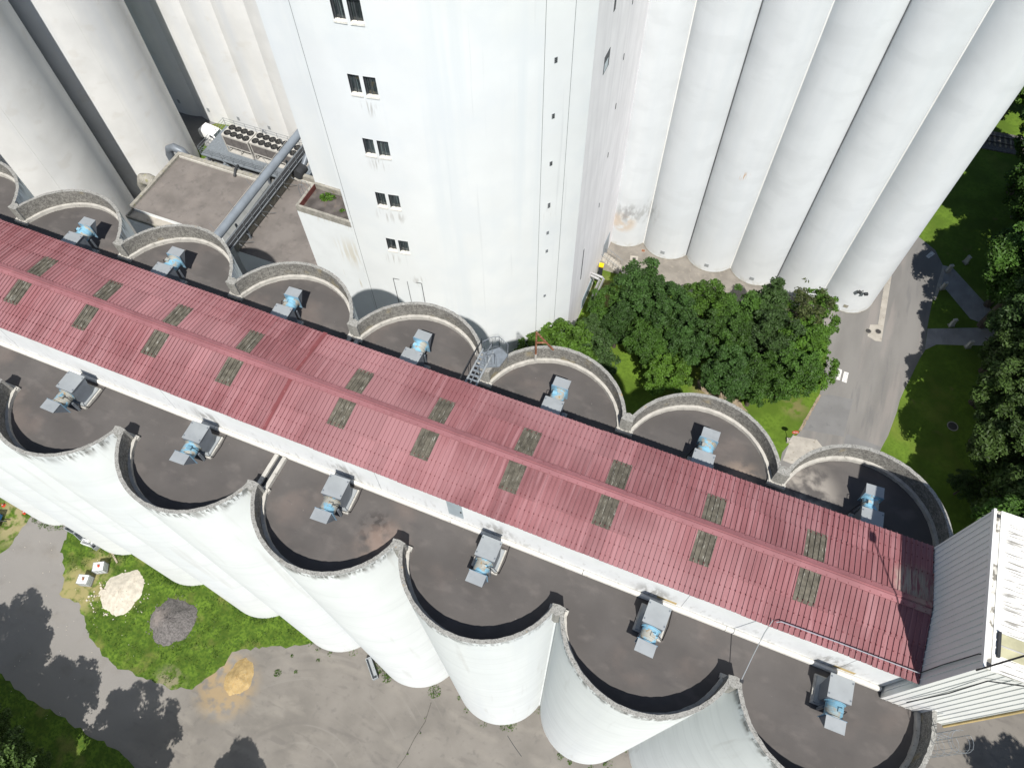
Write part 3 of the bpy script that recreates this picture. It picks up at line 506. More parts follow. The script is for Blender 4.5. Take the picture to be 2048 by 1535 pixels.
MB().box(hx1 - .01, hx1 + .07, hy0 - .04, hy0 + .1, hz0 - .05, hz1 - .15).build('corner_trim', ochre, hh)
MB().box(hx0 + .02, hx0 + .1, hy0 + .0, hy0 + .06, 30.3, hz1 - .1).build('corner_trim', white_metal, hh)
MB().path([(hx0 - .02, hy0 + .45, 33.4), (hx0 - .03, hy0 + .46, 35), (hx0 - .03, hy0 + .42, 37.1), (hx0 + .0, hy0 + .38, 37.3)], .018, 5).build('cable', dark, hh)
MB().path([(11.9, hy0 - .04, 31.2), (12.0, hy0 - .05, 34), (11.9, hy0 - .06, 36.5), (12.6, hy0 - .1, 37.45), (13.9, hy0 - .12, 37.6)], .02, 5).build('cable', dark, hh)
ms = MB().tube((hx0 + .02, hy0 - .03, hz1 - .4), (hx0 + .02, hy0 - .03, hz1 + 4.2), .028, 6).build('mast', dark, hh); MB().box(hx0 - .1, hx0 + .14, hy0 - .15, hy0 + .09, hz1 + 3.6, hz1 + 3.85).build('antenna', dark, ms)
MB().box(12.3, 13.6, 9.9, 13.2, 0, 29.97).build('elevator_shaft', white_metal, hh)
# caged ladder down the last silo
t = thing('caged_ladder', 'thin steel caged ladder on the end silo below the head house', 'ladder', (13.0, 7.75, 0), 0)
for s in (-.22, .22): MB().tube((s + .2, 0, 1.5), (s + .2, 0, 32.6), .013, 5).build('rail', steel, t)
mb = MB()
for i in range(100): mb.tube((-.02, 0, 1.7 + i * .3), (.42, 0, 1.7 + i * .3), .013, 4)
mb.build('rungs', steel, t)
for i in range(16):
    z = 25.2 + i * .5 if i < 14 else 32.4 + (i - 14) * .25
    mb = MB(); mb.path([(.2 + .36 * cos(a), -.3 + .36 * sin(a) - .0, z) for a in [radians(110 + 320 * j / 14 - 180 + 160) for j in range(15)]], .008, 4); mb.build('cage_hoop', steel, t)
for a in (200, 235, 270, 305, 340): MB().tube((.2 + .36 * cos(radians(a)), -.3 + .36 * sin(radians(a)), 25), (.2 + .36 * cos(radians(a)), -.3 + .36 * sin(radians(a)), 32.7), .006, 4).build('cage_bar', steel, t)

# ------------------------------------------------------------------ roof fans
def fan_proto():
    t = thing('roof_fan', '', 'fan')
    pl = MB().box(-.56, .62, -1.32, -.18, 0, .12).build('plinth', conc_light, t); MB().box(-.5, .54, -1.26, -.24, .12, .2).build('base_plate', galv, pl)
    mb = MB(); P = [(-.30, .42), (-.30, 1.34), (-1.2, 1.34), (-1.2, 1.26), (-.95, .2), (-.42, .2)]
    k = len(P); mb.v = [(-.40, y, z) for y, z in P] + [(.40, y, z) for y, z in P]
    for j in range(k): mb.face((j, (j + 1) % k, k + (j + 1) % k, k + j))
    mb.face(tuple(range(k - 1, -1, -1))); mb.face(tuple(range(k, 2 * k))); mb.build('intake_duct', galv_dark, t)
    MB().box(-.45, .45, -1.22, -.31, 1.341, 1.362).build('duct_lid', galv, t)
    n = 28; mb = MB(); mb.tube((0, -.3, .96), (0, .31, .96), .33, n); mb.build('fan_casing', bluep, t, True)
    for y in (-.29, .28): 
        mb = MB(); mb.tube((0, y, .96), (0, y + .035, .96), .385, n); mb.build('flange', bluep, t)
    mb = MB(); mb.box(-.4, .4, .315, .34, .52, 1.345); mb.build('mounting_plate', M('blue_grey_plate', (.16, .27, .36), rough=.5, var=.1), t)
    mb = MB(); P = [(.342, .55), (.342, 1.335), (.80, 1.335), (.80, 1.30)]; k = 4; mb.v = [(-.355, y, z) for y, z in P] + [(.355, y, z) for y, z in P]
    for j in range(k): mb.face((j, (j + 1) % k, k + (j + 1) % k, k + j))
    mb.face(tuple(range(k - 1, -1, -1))); mb.face(tuple(range(k, 2 * k))); mb.build('outlet_hood', galv_dark, t)
    MB().box(-.37, .37, .335, .82, 1.338, 1.358).build('hood_lid', galv, t)
    MB().rbox((-.12, 0, 1.3), (.2, .16, .1)).build('terminal_box', bluep, t)
    for x in (-.3, .3): MB().box(x - .04, x + .04, -.1, .0, .02, .7).build('leg', galv_dark, t)
    MB().path([(-.12, 0, 1.34), (-.36, -.05, 1.25), (-.5, -.1, .6), (-.62, -.3, .03), (-.66, -.9, .025), (-.6, -1.6, .025)], .016, 5).build('cable', black, t)
    for y in (-.17, -.02, .13): MB().tube((0, y, .96), (0, y + .012, .96), .336, 28).build('band', bluep, t)
    for (x, y) in ((-.4, -1.1), (.4, -1.1), (-.4, -.45), (.4, -.45)): MB().box(x - .03, x + .03, y - .03, y + .03, 1.362, 1.375).build('lid_bolt', galv_dark, t)
    return t
proto = fan_proto(); first = True
for row, xs, y in (('front', [9.49, 2.48, -4.52, -11.55, -18.6, -25.6, -32.5], 7.16), ('rear', [9.6, 2.52, -4.44, -11.5, -18.62, -25.65, -31.3], 15.7)):
    for i, x in enumerate(xs):
        o = proto if first else copy_tree(proto); first = False
        o.location = (x, y, 30.2); o.rotation_euler = (0, 0, (pi if row == 'front' else 0) + random.uniform(-.05, .05)); sk = random.uniform(.96, 1.04); o.scale = (sk, sk, random.uniform(.96, 1.03))
        tag(o, ('blue fan with grey hoods on the near silo roofs, %s from the head house' if row == 'front' else 'blue fan with grey hoods on the rear silo roofs, %s from the head house') % ORD[i], 'fan', 'roof fans on the near silos' if row == 'front' else 'roof fans on the rear silos')

# ------------------------------------------------------------------ access gangway and railed landing, rusty bracket
t = thing('access_landing', 'grey railed steel landing and ladder bridging gallery roof and rear parapet notch', 'landing', (0, 0, 0))
def barrail(mb, pts, h=.95, posts=True, mid=True, r=.018):
    top = [(x, y, z + h) for x, y, z in pts]; mb.path(top, r, 5)
    if mid: mb.path([(x, y, z + h * .5) for x, y, z in pts], r * .7, 4)
def gridrail(name, pts, t, h=.9, sp=.14):
    mb = MB(); barrail(mb, pts, h, mid=False)
    for (a, b) in zip(pts, pts[1:]):
        L = (Vector(b) - Vector(a)).length; n = max(1, int(L / sp))
        for i in range(n + 1): P = Vector(a).lerp(Vector(b), i / n); mb.tube(P, (P.x, P.y, P.z + h), .011, 4)
    mb.path([(x, y, z + .08) for x, y, z in pts], .012, 4); return mb.build(name, steel, t)
MB().prism([(-8.35, 15.75), (-7.5, 16.15), (-7.35, 16.9), (-7.9, 17.15), (-8.5, 16.6)], 31.3, 31.36).build('deck', grate, t)
gridrail('guard_rail', [(-8.5, 16.6, 31.36), (-8.2, 17.0, 31.36), (-7.9, 17.15, 31.36), (-7.35, 16.9, 31.36), (-7.2, 16.5, 31.36)], t)
gridrail('guard_rail', [(-8.15, 15.9, 31.36), (-7.75, 16.2, 31.36), (-7.6, 16.05, 31.36)], t, .85)
for s in (-.26, .26):
    MB().tube((-8.3 + s, 13.95, 31.6), (-8.3 + s, 16.7, 31.5), .05, 6).build('stringer', galv, t)
    mb = MB(); mb.path([(-8.3 + s, 13.9, 32.6), (-8.3 + s, 15.5, 32.55), (-8.3 + s, 16.6, 32.3)], .025, 6)
    for y in (14.2, 15.1, 16.0, 16.6): mb.tube((-8.3 + s, y, 31.55), (-8.3 + s, y, 32.5), .016, 4)
    mb.build('handrail', dark if s < 0 else steel, t)
for i in range(10): MB().box(-8.55, -8.05, 14.1 + i * .26, 14.2 + i * .26, 31.5, 31.53).build('tread', grate, t)
t = thing('rusty_bracket', 'rusty A-shaped steel hoist bracket standing on the rear parapet', 'bracket', (-6.1, 17.55, 30.6))
MB().path([(-.12, .02, 0), (-.12, .04, .5)], .06, 6).build('foot', conc_light, t)
for nm, pts in (('post', [(-.12, .04, .3), (-.12, .06, 2.3)]), ('strut', [(-.12, .06, 2.28), (.62, .42, .75)]), ('brace', [(-.12, .05, 1.45), (.28, .25, 1.42)])):
    MB().path(pts, .05, 6).build(nm, rust, t)

# ------------------------------------------------------------------ tower
TC = (-24.5, 46.3); TR = 16.1
def tp(a, dr=0): return (TC[0] + (TR + dr) * cos(radians(a)), TC[1] + (TR + dr) * sin(radians(a)))
tw = thing('tower', 'tall white curved tower with paired dark windows behind the silos', 'tower', (0, 0, 0))
TH = 54
AW = [(-84.35, -81.75), (-80.92, -78.2)]
FL = [(31.83 + 4.655 * k, 33.2 + 4.655 * k) for k in (-3, -2, -1, 0, 1, 2, 3, 4)]
angs = sorted(set([-94.7, -29.43] + [a for w_ in AW for a in w_] + [-94.7 + i * (65.27 / 44) for i in range(45)])); zs = sorted(set([0, TH] + [z for f_ in FL for z in f_]))
def inhole(a, z): return any(w_[0] - .01 < a < w_[1] + .01 for w_ in AW) and any(f_[0] - .01 < z < f_[1] + .01 for f_ in FL)
mb = MB()
for a, b in zip(angs, angs[1:]):
    for z0, z1 in zip(zs, zs[1:]):
        if inhole((a + b) / 2, (z0 + z1) / 2): continue
        p, q = tp(a), tp(b); mb.quad((*p, z0), (*q, z0), (*q, z1), (*p, z1))
o = mb.build('front_wall', tower_white, tw)
bmw = bmesh.new(); bmw.from_mesh(o.data); bmesh.ops.remove_doubles(bmw, verts=bmw.verts, dist=.0005); bmw.to_mesh(o.data); bmw.free()
o.data.polygons.foreach_set('use_smooth', [True] * len(o.data.polygons))
D = .26
for (a, b) in AW:
    for fi, (z0, z1) in enumerate(FL):
        p, q, pi_, qi = tp(a), tp(b), tp(a, -D), tp(b, -D)
        m = MB(); m.quad((*p, z0), (*p, z1), (*pi_, z1), (*pi_, z0), 0); m.quad((*q, z1), (*q, z0), (*qi, z0), (*qi, z1), 0)
        m.quad((*p, z1), (*q, z1), (*qi, z1), (*pi_, z1), 0); m.quad((*pi_, z0 + .005), (*qi, z0 + .005), (*q, z0 + .005), (*p, z0 + .005), 0)
        wn = m.build('window', frame_m, tw)
        am = a + (b - a) * .42
        for (c, d, off) in ((a, am, -D + .03), (am, b, -D + .055)):
            MB().quad((*tp(c, off), z0 + .05), (*tp(d, off), z0 + .05), (*tp(d, off), z1 - .04), (*tp(c, off), z1 - .04)).build('pane', glass_m, wn)
        e = .25
        for (c, d) in ((a, a + e), (am - e * .5, am + e * .5), (b - e, b)):
            MB().prism([tp(c, -D + .02), tp(d, -D + .02), tp(d, -D + .08), tp(c, -D + .08)], z0, z1).build('mullion', frame_m, wn)
        MB().prism([tp(a - .05, -D + .04), tp(b + .05, -D + .04), tp(b + .05, .06), tp(a - .05, .06)], z0 - .09, z0 + .035).build('sill', sill_m, wn)
cR = tp(-29.43)
MB().quad((*cR, 0), (cR[0] - .1, 60, 0), (cR[0] - .1, 60, TH), (*cR, TH)).build('side_wall', tower_side, tw)
cL = tp(-94.7)
MB().quad((cL[0], 33.0, 0), (*cL, 0), (*cL, TH), (cL[0], 33.0, TH)).build('return_wall', tower_white, tw)
MB().quad((-30.4, 33.0, 0), (cL[0], 33.0, 0), (cL[0], 33.0, TH), (-30.4, 33.0, TH)).build('set_back_wall', tower_white, tw)
MB().quad((-30.4, 60, 0), (-30.4, 33, 0), (-30.4, 33, TH), (-30.4, 60, TH)).build('left_wall', tower_white, tw)
MB().quad((cR[0] - .1, 60, 0), (-30.4, 60, 0), (-30.4, 60, TH), (cR[0] - .1, 60, TH)).build('rear_wall', tower_white, tw)
rp = [tp(-94.7 + i * 65.27 / 30) for i in range(31)] + [(cR[0] - .1, 60), (-30.4, 60), (-30.4, 33), (cL[0], 33)]
MB().prism(rp, TH - .3, TH).build('roof', felt, tw)
for a in (-93.8, -42.44, -35.52):
    MB().prism([tp(a - .045, -.01), tp(a + .045, -.01), tp(a + .045, .006), tp(a - .045, .006)], 0, TH - .5).build('wall_joint', joint_m, tw)
for i, (z, k) in enumerate(((33.08, 1), (29.09, 1), (25.17, 1), (21.2, 1.3), (18.29, .9), (16.2, .9), (10.44, .8))):
    vt = MB().prism([tp(-40.1, 0), tp(-39.3, 0), tp(-39.3, .02), tp(-40.1, .02)], z - .19 * k, z + .19 * k).build('wall_vent', galv, tw)
    for j in (-1, 0, 1): MB().prism([tp(-39.98, .015), tp(-39.42, .015), tp(-39.42, .03), tp(-39.98, .03)], z + j * .12 * k - .045, z + j * .12 * k + .045).build('blade', dark if i < 4 else steel, vt)
# doorway outline at the foot
dp = MB().prism([tp(-85.0, -.02), tp(-76.5, -.02), tp(-76.5, .015), tp(-85.0, .015)], 9.5, 14.4).build('door_panel', M('panel_white', (.64, .665, .67), var=.03, layers=[dict(s=4, lo=.6, hi=.7, col=(.5, .5, .48), amt=.5)]), tw)
for (a, b, z0, z1) in ((-85.05, -84.85, 9.5, 14.45), (-80.8, -80.65, 9.5, 14.4), (-76.6, -76.4, 9.5, 14.4), (-85.0, -76.5, 14.38, 14.45)):
    MB().prism([tp(a, .014), tp(b, .014), tp(b, .03), tp(a, .03)], z0, z1).build('door_edge', joint_m, dp)
# side-face openings
wn = MB().box(cR[0] - .02, cR[0] + .01, 41.1, 42.3, 29.0, 30.3).build('side_window', frame_m, tw)
MB().box(cR[0] + .01, cR[0] + .02, 41.2, 42.0, 29.1, 29.75).build('pane', M('pale_glass', (.4, .47, .5), rough=.2, var=.1), wn)
MB().box(cR[0] - .02, cR[0] + .012, 42.0, 42.35, 32.9, 33.7).build('side_vent', frame_m, tw)
MB().box(cR[0] - .02, cR[0] + .012, 41.3, 41.5, 7.2, 11.3).build('side_slot', joint_m, tw)
MB().box(cR[0] - .02, cR[0] + .03, 43.0, 46.2, .6, 2.0).build('louvre_window', M('blue_grey_glass', (.22, .28, .33), rough=.2, var=.1), tw)
MB().box(cR[0] - .02, cR[0] + .012, 49.6, 51.6, .2, 3.2).build('side_door', M('blue_grey_door', (.3, .34, .38), rough=.4, var=.08), tw)
for y, z in ((47.5, 34), (47.0, 30.5), (46.6, 26.5), (46.2, 22.5), (45.8, 18), (45, 13)): MB().box(cR[0] - .02, cR[0] + .012, y, y + .08, z, z + .5).build('vent_slot', joint_m, tw)
# annexe
an = thing('annexe', 'white stair annexe with open mossy roof built against the tower', 'annexe', (0, 0, 0))
ax0, ax1, ay0, ay1, az = -30.5, cL[0] + .04, 30.22, 33.0, 19.8
MB().box(ax0, ax1, ay0, ay1 - .02, 0, az - .55).build('wall', M('annexe_paint', (.66, .685, .69), var=.03, scale=.6, layers=[dict(s=1.6, st=(1, 1, .12), lo=.66, hi=.74, col=(.42, .36, .24), amt=.6), dict(s=5, st=(1, 1, .25), lo=.5, hi=.64, col=(.5, .46, .38), amt=.7, mask=[(2, 18.6, 19.6)]), dict(s=2.5, st=(1, 1, .1), lo=.4, hi=.55, col=(.48, .43, .32), amt=.55, blob=((-26.4, 30.2, 16), .2, 2.4))], bump=.2), an)
for (x0, x1, y0, y1) in ((ax0, ax1, ay0, ay0 + .2), (ax0, ax0 + .2, ay0 + .2, ay1 - .24), (ax0 + .2, ax1, ay1 - .24, ay1 - .04)): MB().box(x0, x1, y0, y1, az - .56, az).build('parapet', conc_plain, an)
MB().box(ax0 + .02, ax1, ay0 + .02, ay1 - .02, az - .55, az - .5).build('roof', felt_moss, an)
MB().box(ax0 + .21, ax0 + .24, ay0 + .22, ay1 - .25, az - .5, az - .02).build('red_lining', brown_red, an)

# ------------------------------------------------------------------ far silos, right bank and left bank
def cyl_mesh(name, r, h, mat, n=56):
    mb = MB(); ring = [(r * cos(2 * pi * i / n), r * sin(2 * pi * i / n)) for i in range(n)]; zz = [0, h * .25, h * .5, h * .75, h]
    for z in zz: mb.v += [(x, y, z) for x, y in ring]
    for j in range(4):
        for i in range(n): mb.face((j * n + i, j * n + (i + 1) % n, (j + 1) * n + (i + 1) % n, (j + 1) * n + i))
    mb.face(tuple(range(4 * n, 5 * n))); return mb.mesh(name, mat, True)
fm = cyl_mesh('shaft', 2.71, 50, far_white)
for i in range(6):
    x = 14.3 - 4.78 * i
    t = thing('tall_silo', 'tall white silo in the far right row, %s from the road' % ORD[i], 'silo', (x, 55.62, 0), 0, 'tall silos at upper right')
    new_obj('shaft', fm, t)
    if i < 5:
        if i % 2 == 0:
            MB().tube((-2.39, -1.34, 0), (-2.39, -1.34, 49.5), .075, 8).build('downpipe', white_metal, t, True)
            MB().box(-2.55, -2.48, -1.36, -1.24, 0, 49.5).build('joint', joint_m, t)
        else: MB().box(-2.42, -2.36, -1.40, -1.28, 0, 49.5).build('joint', joint_m, t)
        MB().box(-.22, .22, -2.745, -2.69, .75, 1.15).build('hatch', conc_plain if i == 0 else galv, t)
    MB().arc(0, 0, 2.7, 2.76, 0, 360, -.05, .1, 40).build('base_ring', conc_plain, t)
t = thing('floodlight', 'twin floodlight bracket on the end silo beside the road', 'light', (14.9, 52.95, 3.7))
MB().tube((0, .12, 0), (0, -.35, .1), .03, 6).build('arm', dark, t)
for s in (-1, 1): MB().rbox((s * .3, -.4, .1), (.34, .26, .22), s * .4).build('lamp_head', dark, t)
MB().path([(-.02, .1, -.1), (-.3, .06, -1.6)], .008, 4).build('cable', galv, t)
fm2 = cyl_mesh('shaft', 6.4, 50, old_white)
for i in range(6):
    t = thing('tall_silo', 'pale grey silo in the row behind the cooling units, %s from the left' % ORD[i], 'silo', (-70.6 + 4.3 * i, 59.9, 0), 0, 'silos behind the cooling units')
    new_obj('shaft', fm2, t); MB().box(-.3, .05, -6.43, -6.38, 1.6, 2.1).build('hatch', galv, t)
fm3 = cyl_mesh('shaft', 5.25, 52, old_white, 80)
for i, (x, y) in enumerate([(-64.2, 44.3), (-64.3, 33.6), (-64.4, 22.9), (-74.9, 53.5)]):  # last silo is added as a shaded backdrop that darkens the gap
    t = thing('large_silo', ['large pale silo beside the white van at upper left', 'large pale silo at the left edge behind the rear parapets', 'large pale silo beyond the left edge of the rear row', 'added large silo filling the dark gap above the white van'][i], 'silo', (x, y, 0), 0, 'large silos at upper left')
    new_obj('shaft', fm3, t)
    MB().tube((5.22 * cos(-.55), 5.22 * sin(-.55), 0), (5.22 * cos(-.55), 5.22 * sin(-.55), 51), .05, 6).build('conductor', old_white, t)

# ------------------------------------------------------------------ flat-roofed buildings
def flat_building(name, label, x0, x1, y0, y1, z, sides, ph=.45):
    t = thing(name, label, 'building', (0, 0, 0)); MB().box(x0, x1, y0, y1, 0, z - .02).build('wall', white, t)
    MB().box(x0 + .02, x1 - .02, y0 + .02, y1 - .02, z - .02, z).build('roof', felt_pale, t)
    for s in sides:
        a = {'l': (x0 - .05, x0 + .3, y0, y1), 'r': (x1 - .3, x1 + .05, y0, y1), 'b': (x0 + .3, x1 - .3, y1 - .35, y1 + .05), 'f': (x0 + .3, x1 - .3, y0 - .05, y0 + .25)}[s]
        MB().box(*a, z - .25, z + ph).build('parapet', conc_plain, t)
        if s == 'b': MB().box(x0 + .35, x1 - .35, y1 - .5, y1 - .36, z, z + .22).build('upstand', conc_light, t)
    return t
b1 = flat_building('low_building', 'low flat-roofed building with grey felt between large silos and conveyor tube', -53.9, -43.4, 32.6, 40.6, 8.5, 'lb', .28)
MB().box(-53.8, -48.5, 31.5, 32.55, 0, 8.2).build('lean_to', white, b1); MB().box(-53.8, -48.5, 31.5, 31.62, 8.1, 8.45).build('ledge', conc_plain, b1); MB().box(-53.8, -53.66, 31.62, 32.5, 8.1, 8.45).build('ledge', conc_plain, b1)
MB().box(-53.66, -48.5, 31.62, 32.5, 8.2, 8.24).build('gutter_floor', pave, b1)
MB().path([(-46.9, 41, 9), (-46.8, 40.3, 9.0), (-46.7, 39.8, 8.6)], .13, 8).build('overflow_pipe', dark, b1)
b2 = flat_building('low_building', 'low flat-roofed building with stained grey roof beside the tower annexe', -41.3, -30.52, 31.7, 42.2, 8.5, 'lb', .7)
# ducts
def duct(label, pts, r, mat, name='duct_elbow'):
    o = MB().path(pts, r, 14).build(name, mat, None, True); return tag(o, label, 'duct')
duct('grey duct elbow at the back corner of the low flat roof', [(-56.2, 41.2, 4), (-56.2, 41.2, 7.2), (-56.0, 41.3, 7.9), (-55.4, 41.4, 8.2), (-54.6, 41.5, 7.9), (-54.2, 41.5, 7.2), (-54.1, 41.5, 5)], .42, galv_dark)
duct('mossy concrete duct hood beside the low flat roof', [(-56.0, 36.5, 2), (-56, 36.5, 7.4), (-55.6, 36.5, 8.1), (-54.9, 36.5, 8.3), (-54.3, 36.5, 8.1)], .6, conc_plain)
duct('short bright metal tube lying beside the white van', [(-60.3, 49.7, .35), (-59.4, 49.5, .4)], .42, stainless, 'metal_tube')

# ------------------------------------------------------------------ conveyor tube and walkway
t = thing('conveyor_tube', 'long grey tube conveyor with railed walkway crossing between the low roofs', 'conveyor', (0, 0, 0))
MB().tube((-41.85, 19, 10.9), (-41.95, 52, 10.9), .41, 20).build('tube', M('grey_tube', (.22, .25, .285), rough=.5, var=.08, scale=1.2, metal=.2), t, True)
MB().box(-41.5, -40.55, 19, 52, 9.95, 10.02).build('walkway', dark, t)
for x, z in ((-41.45, 10.0), (-40.55, 10.0), (-40.55, 11.0), (-40.55, 10.5)):
    MB().tube((x, 19, z), (x - .08, 52, z), .03 if z > 10 else .06, 5).build('chord', steel, t)
for i in range(24):
    y = 20 + i * 1.32
    MB().tube((-40.55, y, 9.95), (-40.55, y, 11.0), .022, 4).build('post', steel, t)
    MB().tube((-41.45, y, 9.96), (-40.4, y, 9.3), .03, 4).build('bracket', steel, t)
    if i % 3 == 0: MB().tube((-40.5, y, 9.9), (-40.2, y + 1.6, 8.2), .03, 4).build('brace', steel, t)
for y in (24, 33.5, 42.5, 47):
    for x in (-41.9, -40.8): MB().box(x - .08, x + .08, y - .08, y + .08, 0, 9.98).build('support_leg', galv_dark, t)
o = MB().path([(-42.4, 30, 10.9), (-42.5, 36, 10.9), (-42.6, 46, 10.9)], .02, 4).build('cable', cream, t)
for i in range(5): MB().tube((-42.3, 31.5 + i * 3, 10.7), (-42.8, 31.6 + i * 3, 11.6), .018, 4).build('bracket_arm', steel, t)
t = thing('dust_drum', 'dark round dust drum hanging under the tube walkway', 'drum', (-40.4, 42.6, 9.3))
MB().tube((0, -.9, 0), (0, .3, 0), .55, 16).build('drum', dark, t, True); MB().tube((.1, .4, .3), (.2, 1.2, .9), .3, 12).build('elbow', galv_dark, t, True)
# hooped ladder on the annexe
t = thing('roof_ladder', 'thin steel ladder with curved handrails on the annexe wall', 'ladder', (-30.75, 31.7, 0))
for s in (-.2, .2): MB().path([(-.1, s, 8.6), (-.1, s, 20.2), (.1, s, 20.75), (.45, s, 20.8), (.6, s, 20.3)], .02, 5).build('rail', steel, t)
mb = MB()
for i in range(36): mb.tube((-.1, -.2, 8.9 + i * .32), (-.1, .2, 8.9 + i * .32), .012, 4)
mb.build('rungs', steel, t)

# ------------------------------------------------------------------ cooling plant
t = thing('plant_deck', 'grey steel grating deck with railings carrying the cooling units', 'platform', (0, 0, 0))
MB().box(-58.4, -43.8, 46.6, 51.8, 1.85, 2.0).build('deck', grate, t)
for x in (-58, -54, -50, -46):
    for y in (47, 51.4): MB().box(x - .1, x + .1, y - .1, y + .1, 0, 1.86).build('leg', galv_dark, t)
for nm, pts in (('rear', [(-58.4, 51.8, 2), (-43.8, 51.8, 2)]), ('front', [(-58.4, 46.65, 2), (-43.8, 46.65, 2)]), ('left', [(-58.38, 46.6, 2), (-58.38, 51.8, 2)])):
    mb = MB(); a, b = Vector(pts[0]), Vector(pts[1])
    for h in (.4, .75, 1.1): mb.tube(a + Vector((0, 0, h)), b + Vector((0, 0, h)), .022, 4)
    L = (b - a).length; n = int(L / 1.35)
    for i in range(n + 1): P = a.lerp(b, i / n); mb.tube(P, P + Vector((0, 0, 1.12)), .025, 4)
    mb.build('guard_rail', steel, t)
for i in range(9): MB().box(-55.2 + i * .3, -54.9 + i * .3, 45.4, 46.5, 1.8 - i * .2, 1.85 - i * .2).build('stair_tread', grate, t)
for y in (45.4, 46.5): MB().path([(-55.3, y, 1.95), (-52.5, y, .1)], .06, 5).build('stair_stringer', steel, t); MB().path([(-55.3, y, 2.9), (-52.5, y, 1.0)], .025, 5).build('stair_rail', steel, t)
def chiller(label, x0, nf, pitch=.83):
    L = nf * pitch + .25; t = thing('cooling_unit', label, 'cooler', (x0, 48.1, 2.0), -.03, 'cooling units on the deck'); W = 1.9; H = 2.5
    MB().box(0, L, 0, W, H - .22, H).build('top_casing', cream, t)
    for y in (.03, W - .09): 
        for i in range(3): MB().box(.08 + i * (L - .16) / 3 + .03, .08 + (i + 1) * (L - .16) / 3 - .03, y, y + .06, 1.05, H - .22).build('coil_panel', coil, t)
    MB().box(.08, L - .08, .12, W - .12, .95, H - .22).build('plenum', dark, t)
    for x in (0, L - .12): MB().box(x, x + .12, 0, .12, 0, H - .22).build('corner_post', cream, t); MB().box(x, x + .12, W - .12, W, 0, H - .22).build('corner_post', cream, t)
    MB().box(0, L, 0, .1, .92, 1.04).build('rail', cream, t); MB().box(0, L, 0, W, 0, .12).build('base', cream, t)
    n = max(2, nf // 2)
    for i in range(n):
        xa = .2 + i * (L - .4) / n; MB().tube((xa, .05, .12), (xa + .35, .05, .95), .06, 5).build('strut', cream, t)
        MB().tube((xa + .6, .6, .12), (xa + .6, .6, .8), .25, 10).build('compressor', M('compressor_paint', (.32, .31, .29), rough=.5, var=.1), t, True)
    for i in range(nf):
        for j in range(2):
            cx = .125 + pitch * (i + .5); cy = .5 + j * .92
            f = MB().arc(cx, cy, .37, .405, 0, 360, H, H + .09, 20).build('fan_ring', dark, t)
            mb = MB().disc((cx, cy, H + .012), .37, 18); mb.build('well', black, f)
            mb = MB()
            for k in range(5):
                a = 2 * pi * k / 5 + i; mb.quad((cx, cy, H + .05), (cx + .3 * cos(a), cy + .3 * sin(a), H + .04), (cx + .32 * cos(a + .5), cy + .32 * sin(a + .5), H + .07), (cx + .1 * cos(a + .7), cy + .1 * sin(a + .7), H + .05))
            mb.disc((cx, cy, H + .075), .09, 10); mb.build('blades', M('fan_blade', (.06, .06, .055), rough=.6, var=.1), f)
    return t
chiller('short cooling unit with four pairs of fans nearest the white van', -55.6, 4)
chiller('long cooling unit with seven pairs of fans beside the tube conveyor', -51.9, 7)
for i, x in enumerate((-52.3, -46.2)):
    t = thing('pipe_gantry', ['small triangular steel gantry between the two cooling units and the rear railing', 'small triangular steel gantry at the tube end of the rear railing'][i], 'frame', (x, 51.2, 2), 0, 'gantries')
    for s in (-.5, .5): MB().tube((s, 0, 0), (s * .1, 0, 1.7), .05, 5).build('leg', galv_dark, t)
    MB().tube((-.3, 0, .8), (.3, 0, .8), .04, 5).build('tie', galv_dark, t)
t = thing('pipe_bundle', 'lagged pipes and valves on the ground before the cooling deck', 'pipes', (0, 0, 0))
for i in range(6): MB().path([(-57.2 + i * .35, 45.2 + .12 * (i % 3), .1), (-57.2 + i * .35, 45.2, 1.2 + .2 * (i % 2)), (-56.9 + i * .35, 45.9, 1.5)], .09, 7).build('pipe', galv if i % 2 else stainless, t, True)
for i in range(5): MB().tube((-54 + i * .7, 44.8, .3 + .15 * i), (-48, 44.2 + .25 * i, .3), .08, 6).build('pipe', galv_dark, t, True)
o = MB()
for i in range(14): o.rbox((-51 + random.uniform(-1.6, 1.8), 43.9 + random.uniform(-.5, .5), .15), (random.uniform(.2, .7), random.uniform(.15, .4), .25), random.random() * 3)
tag(o.build('rubble', M('brick_rubble', (.35, .2, .13), var=.3, scale=4), None), 'scattered brick rubble below the cooling deck', 'rubble')

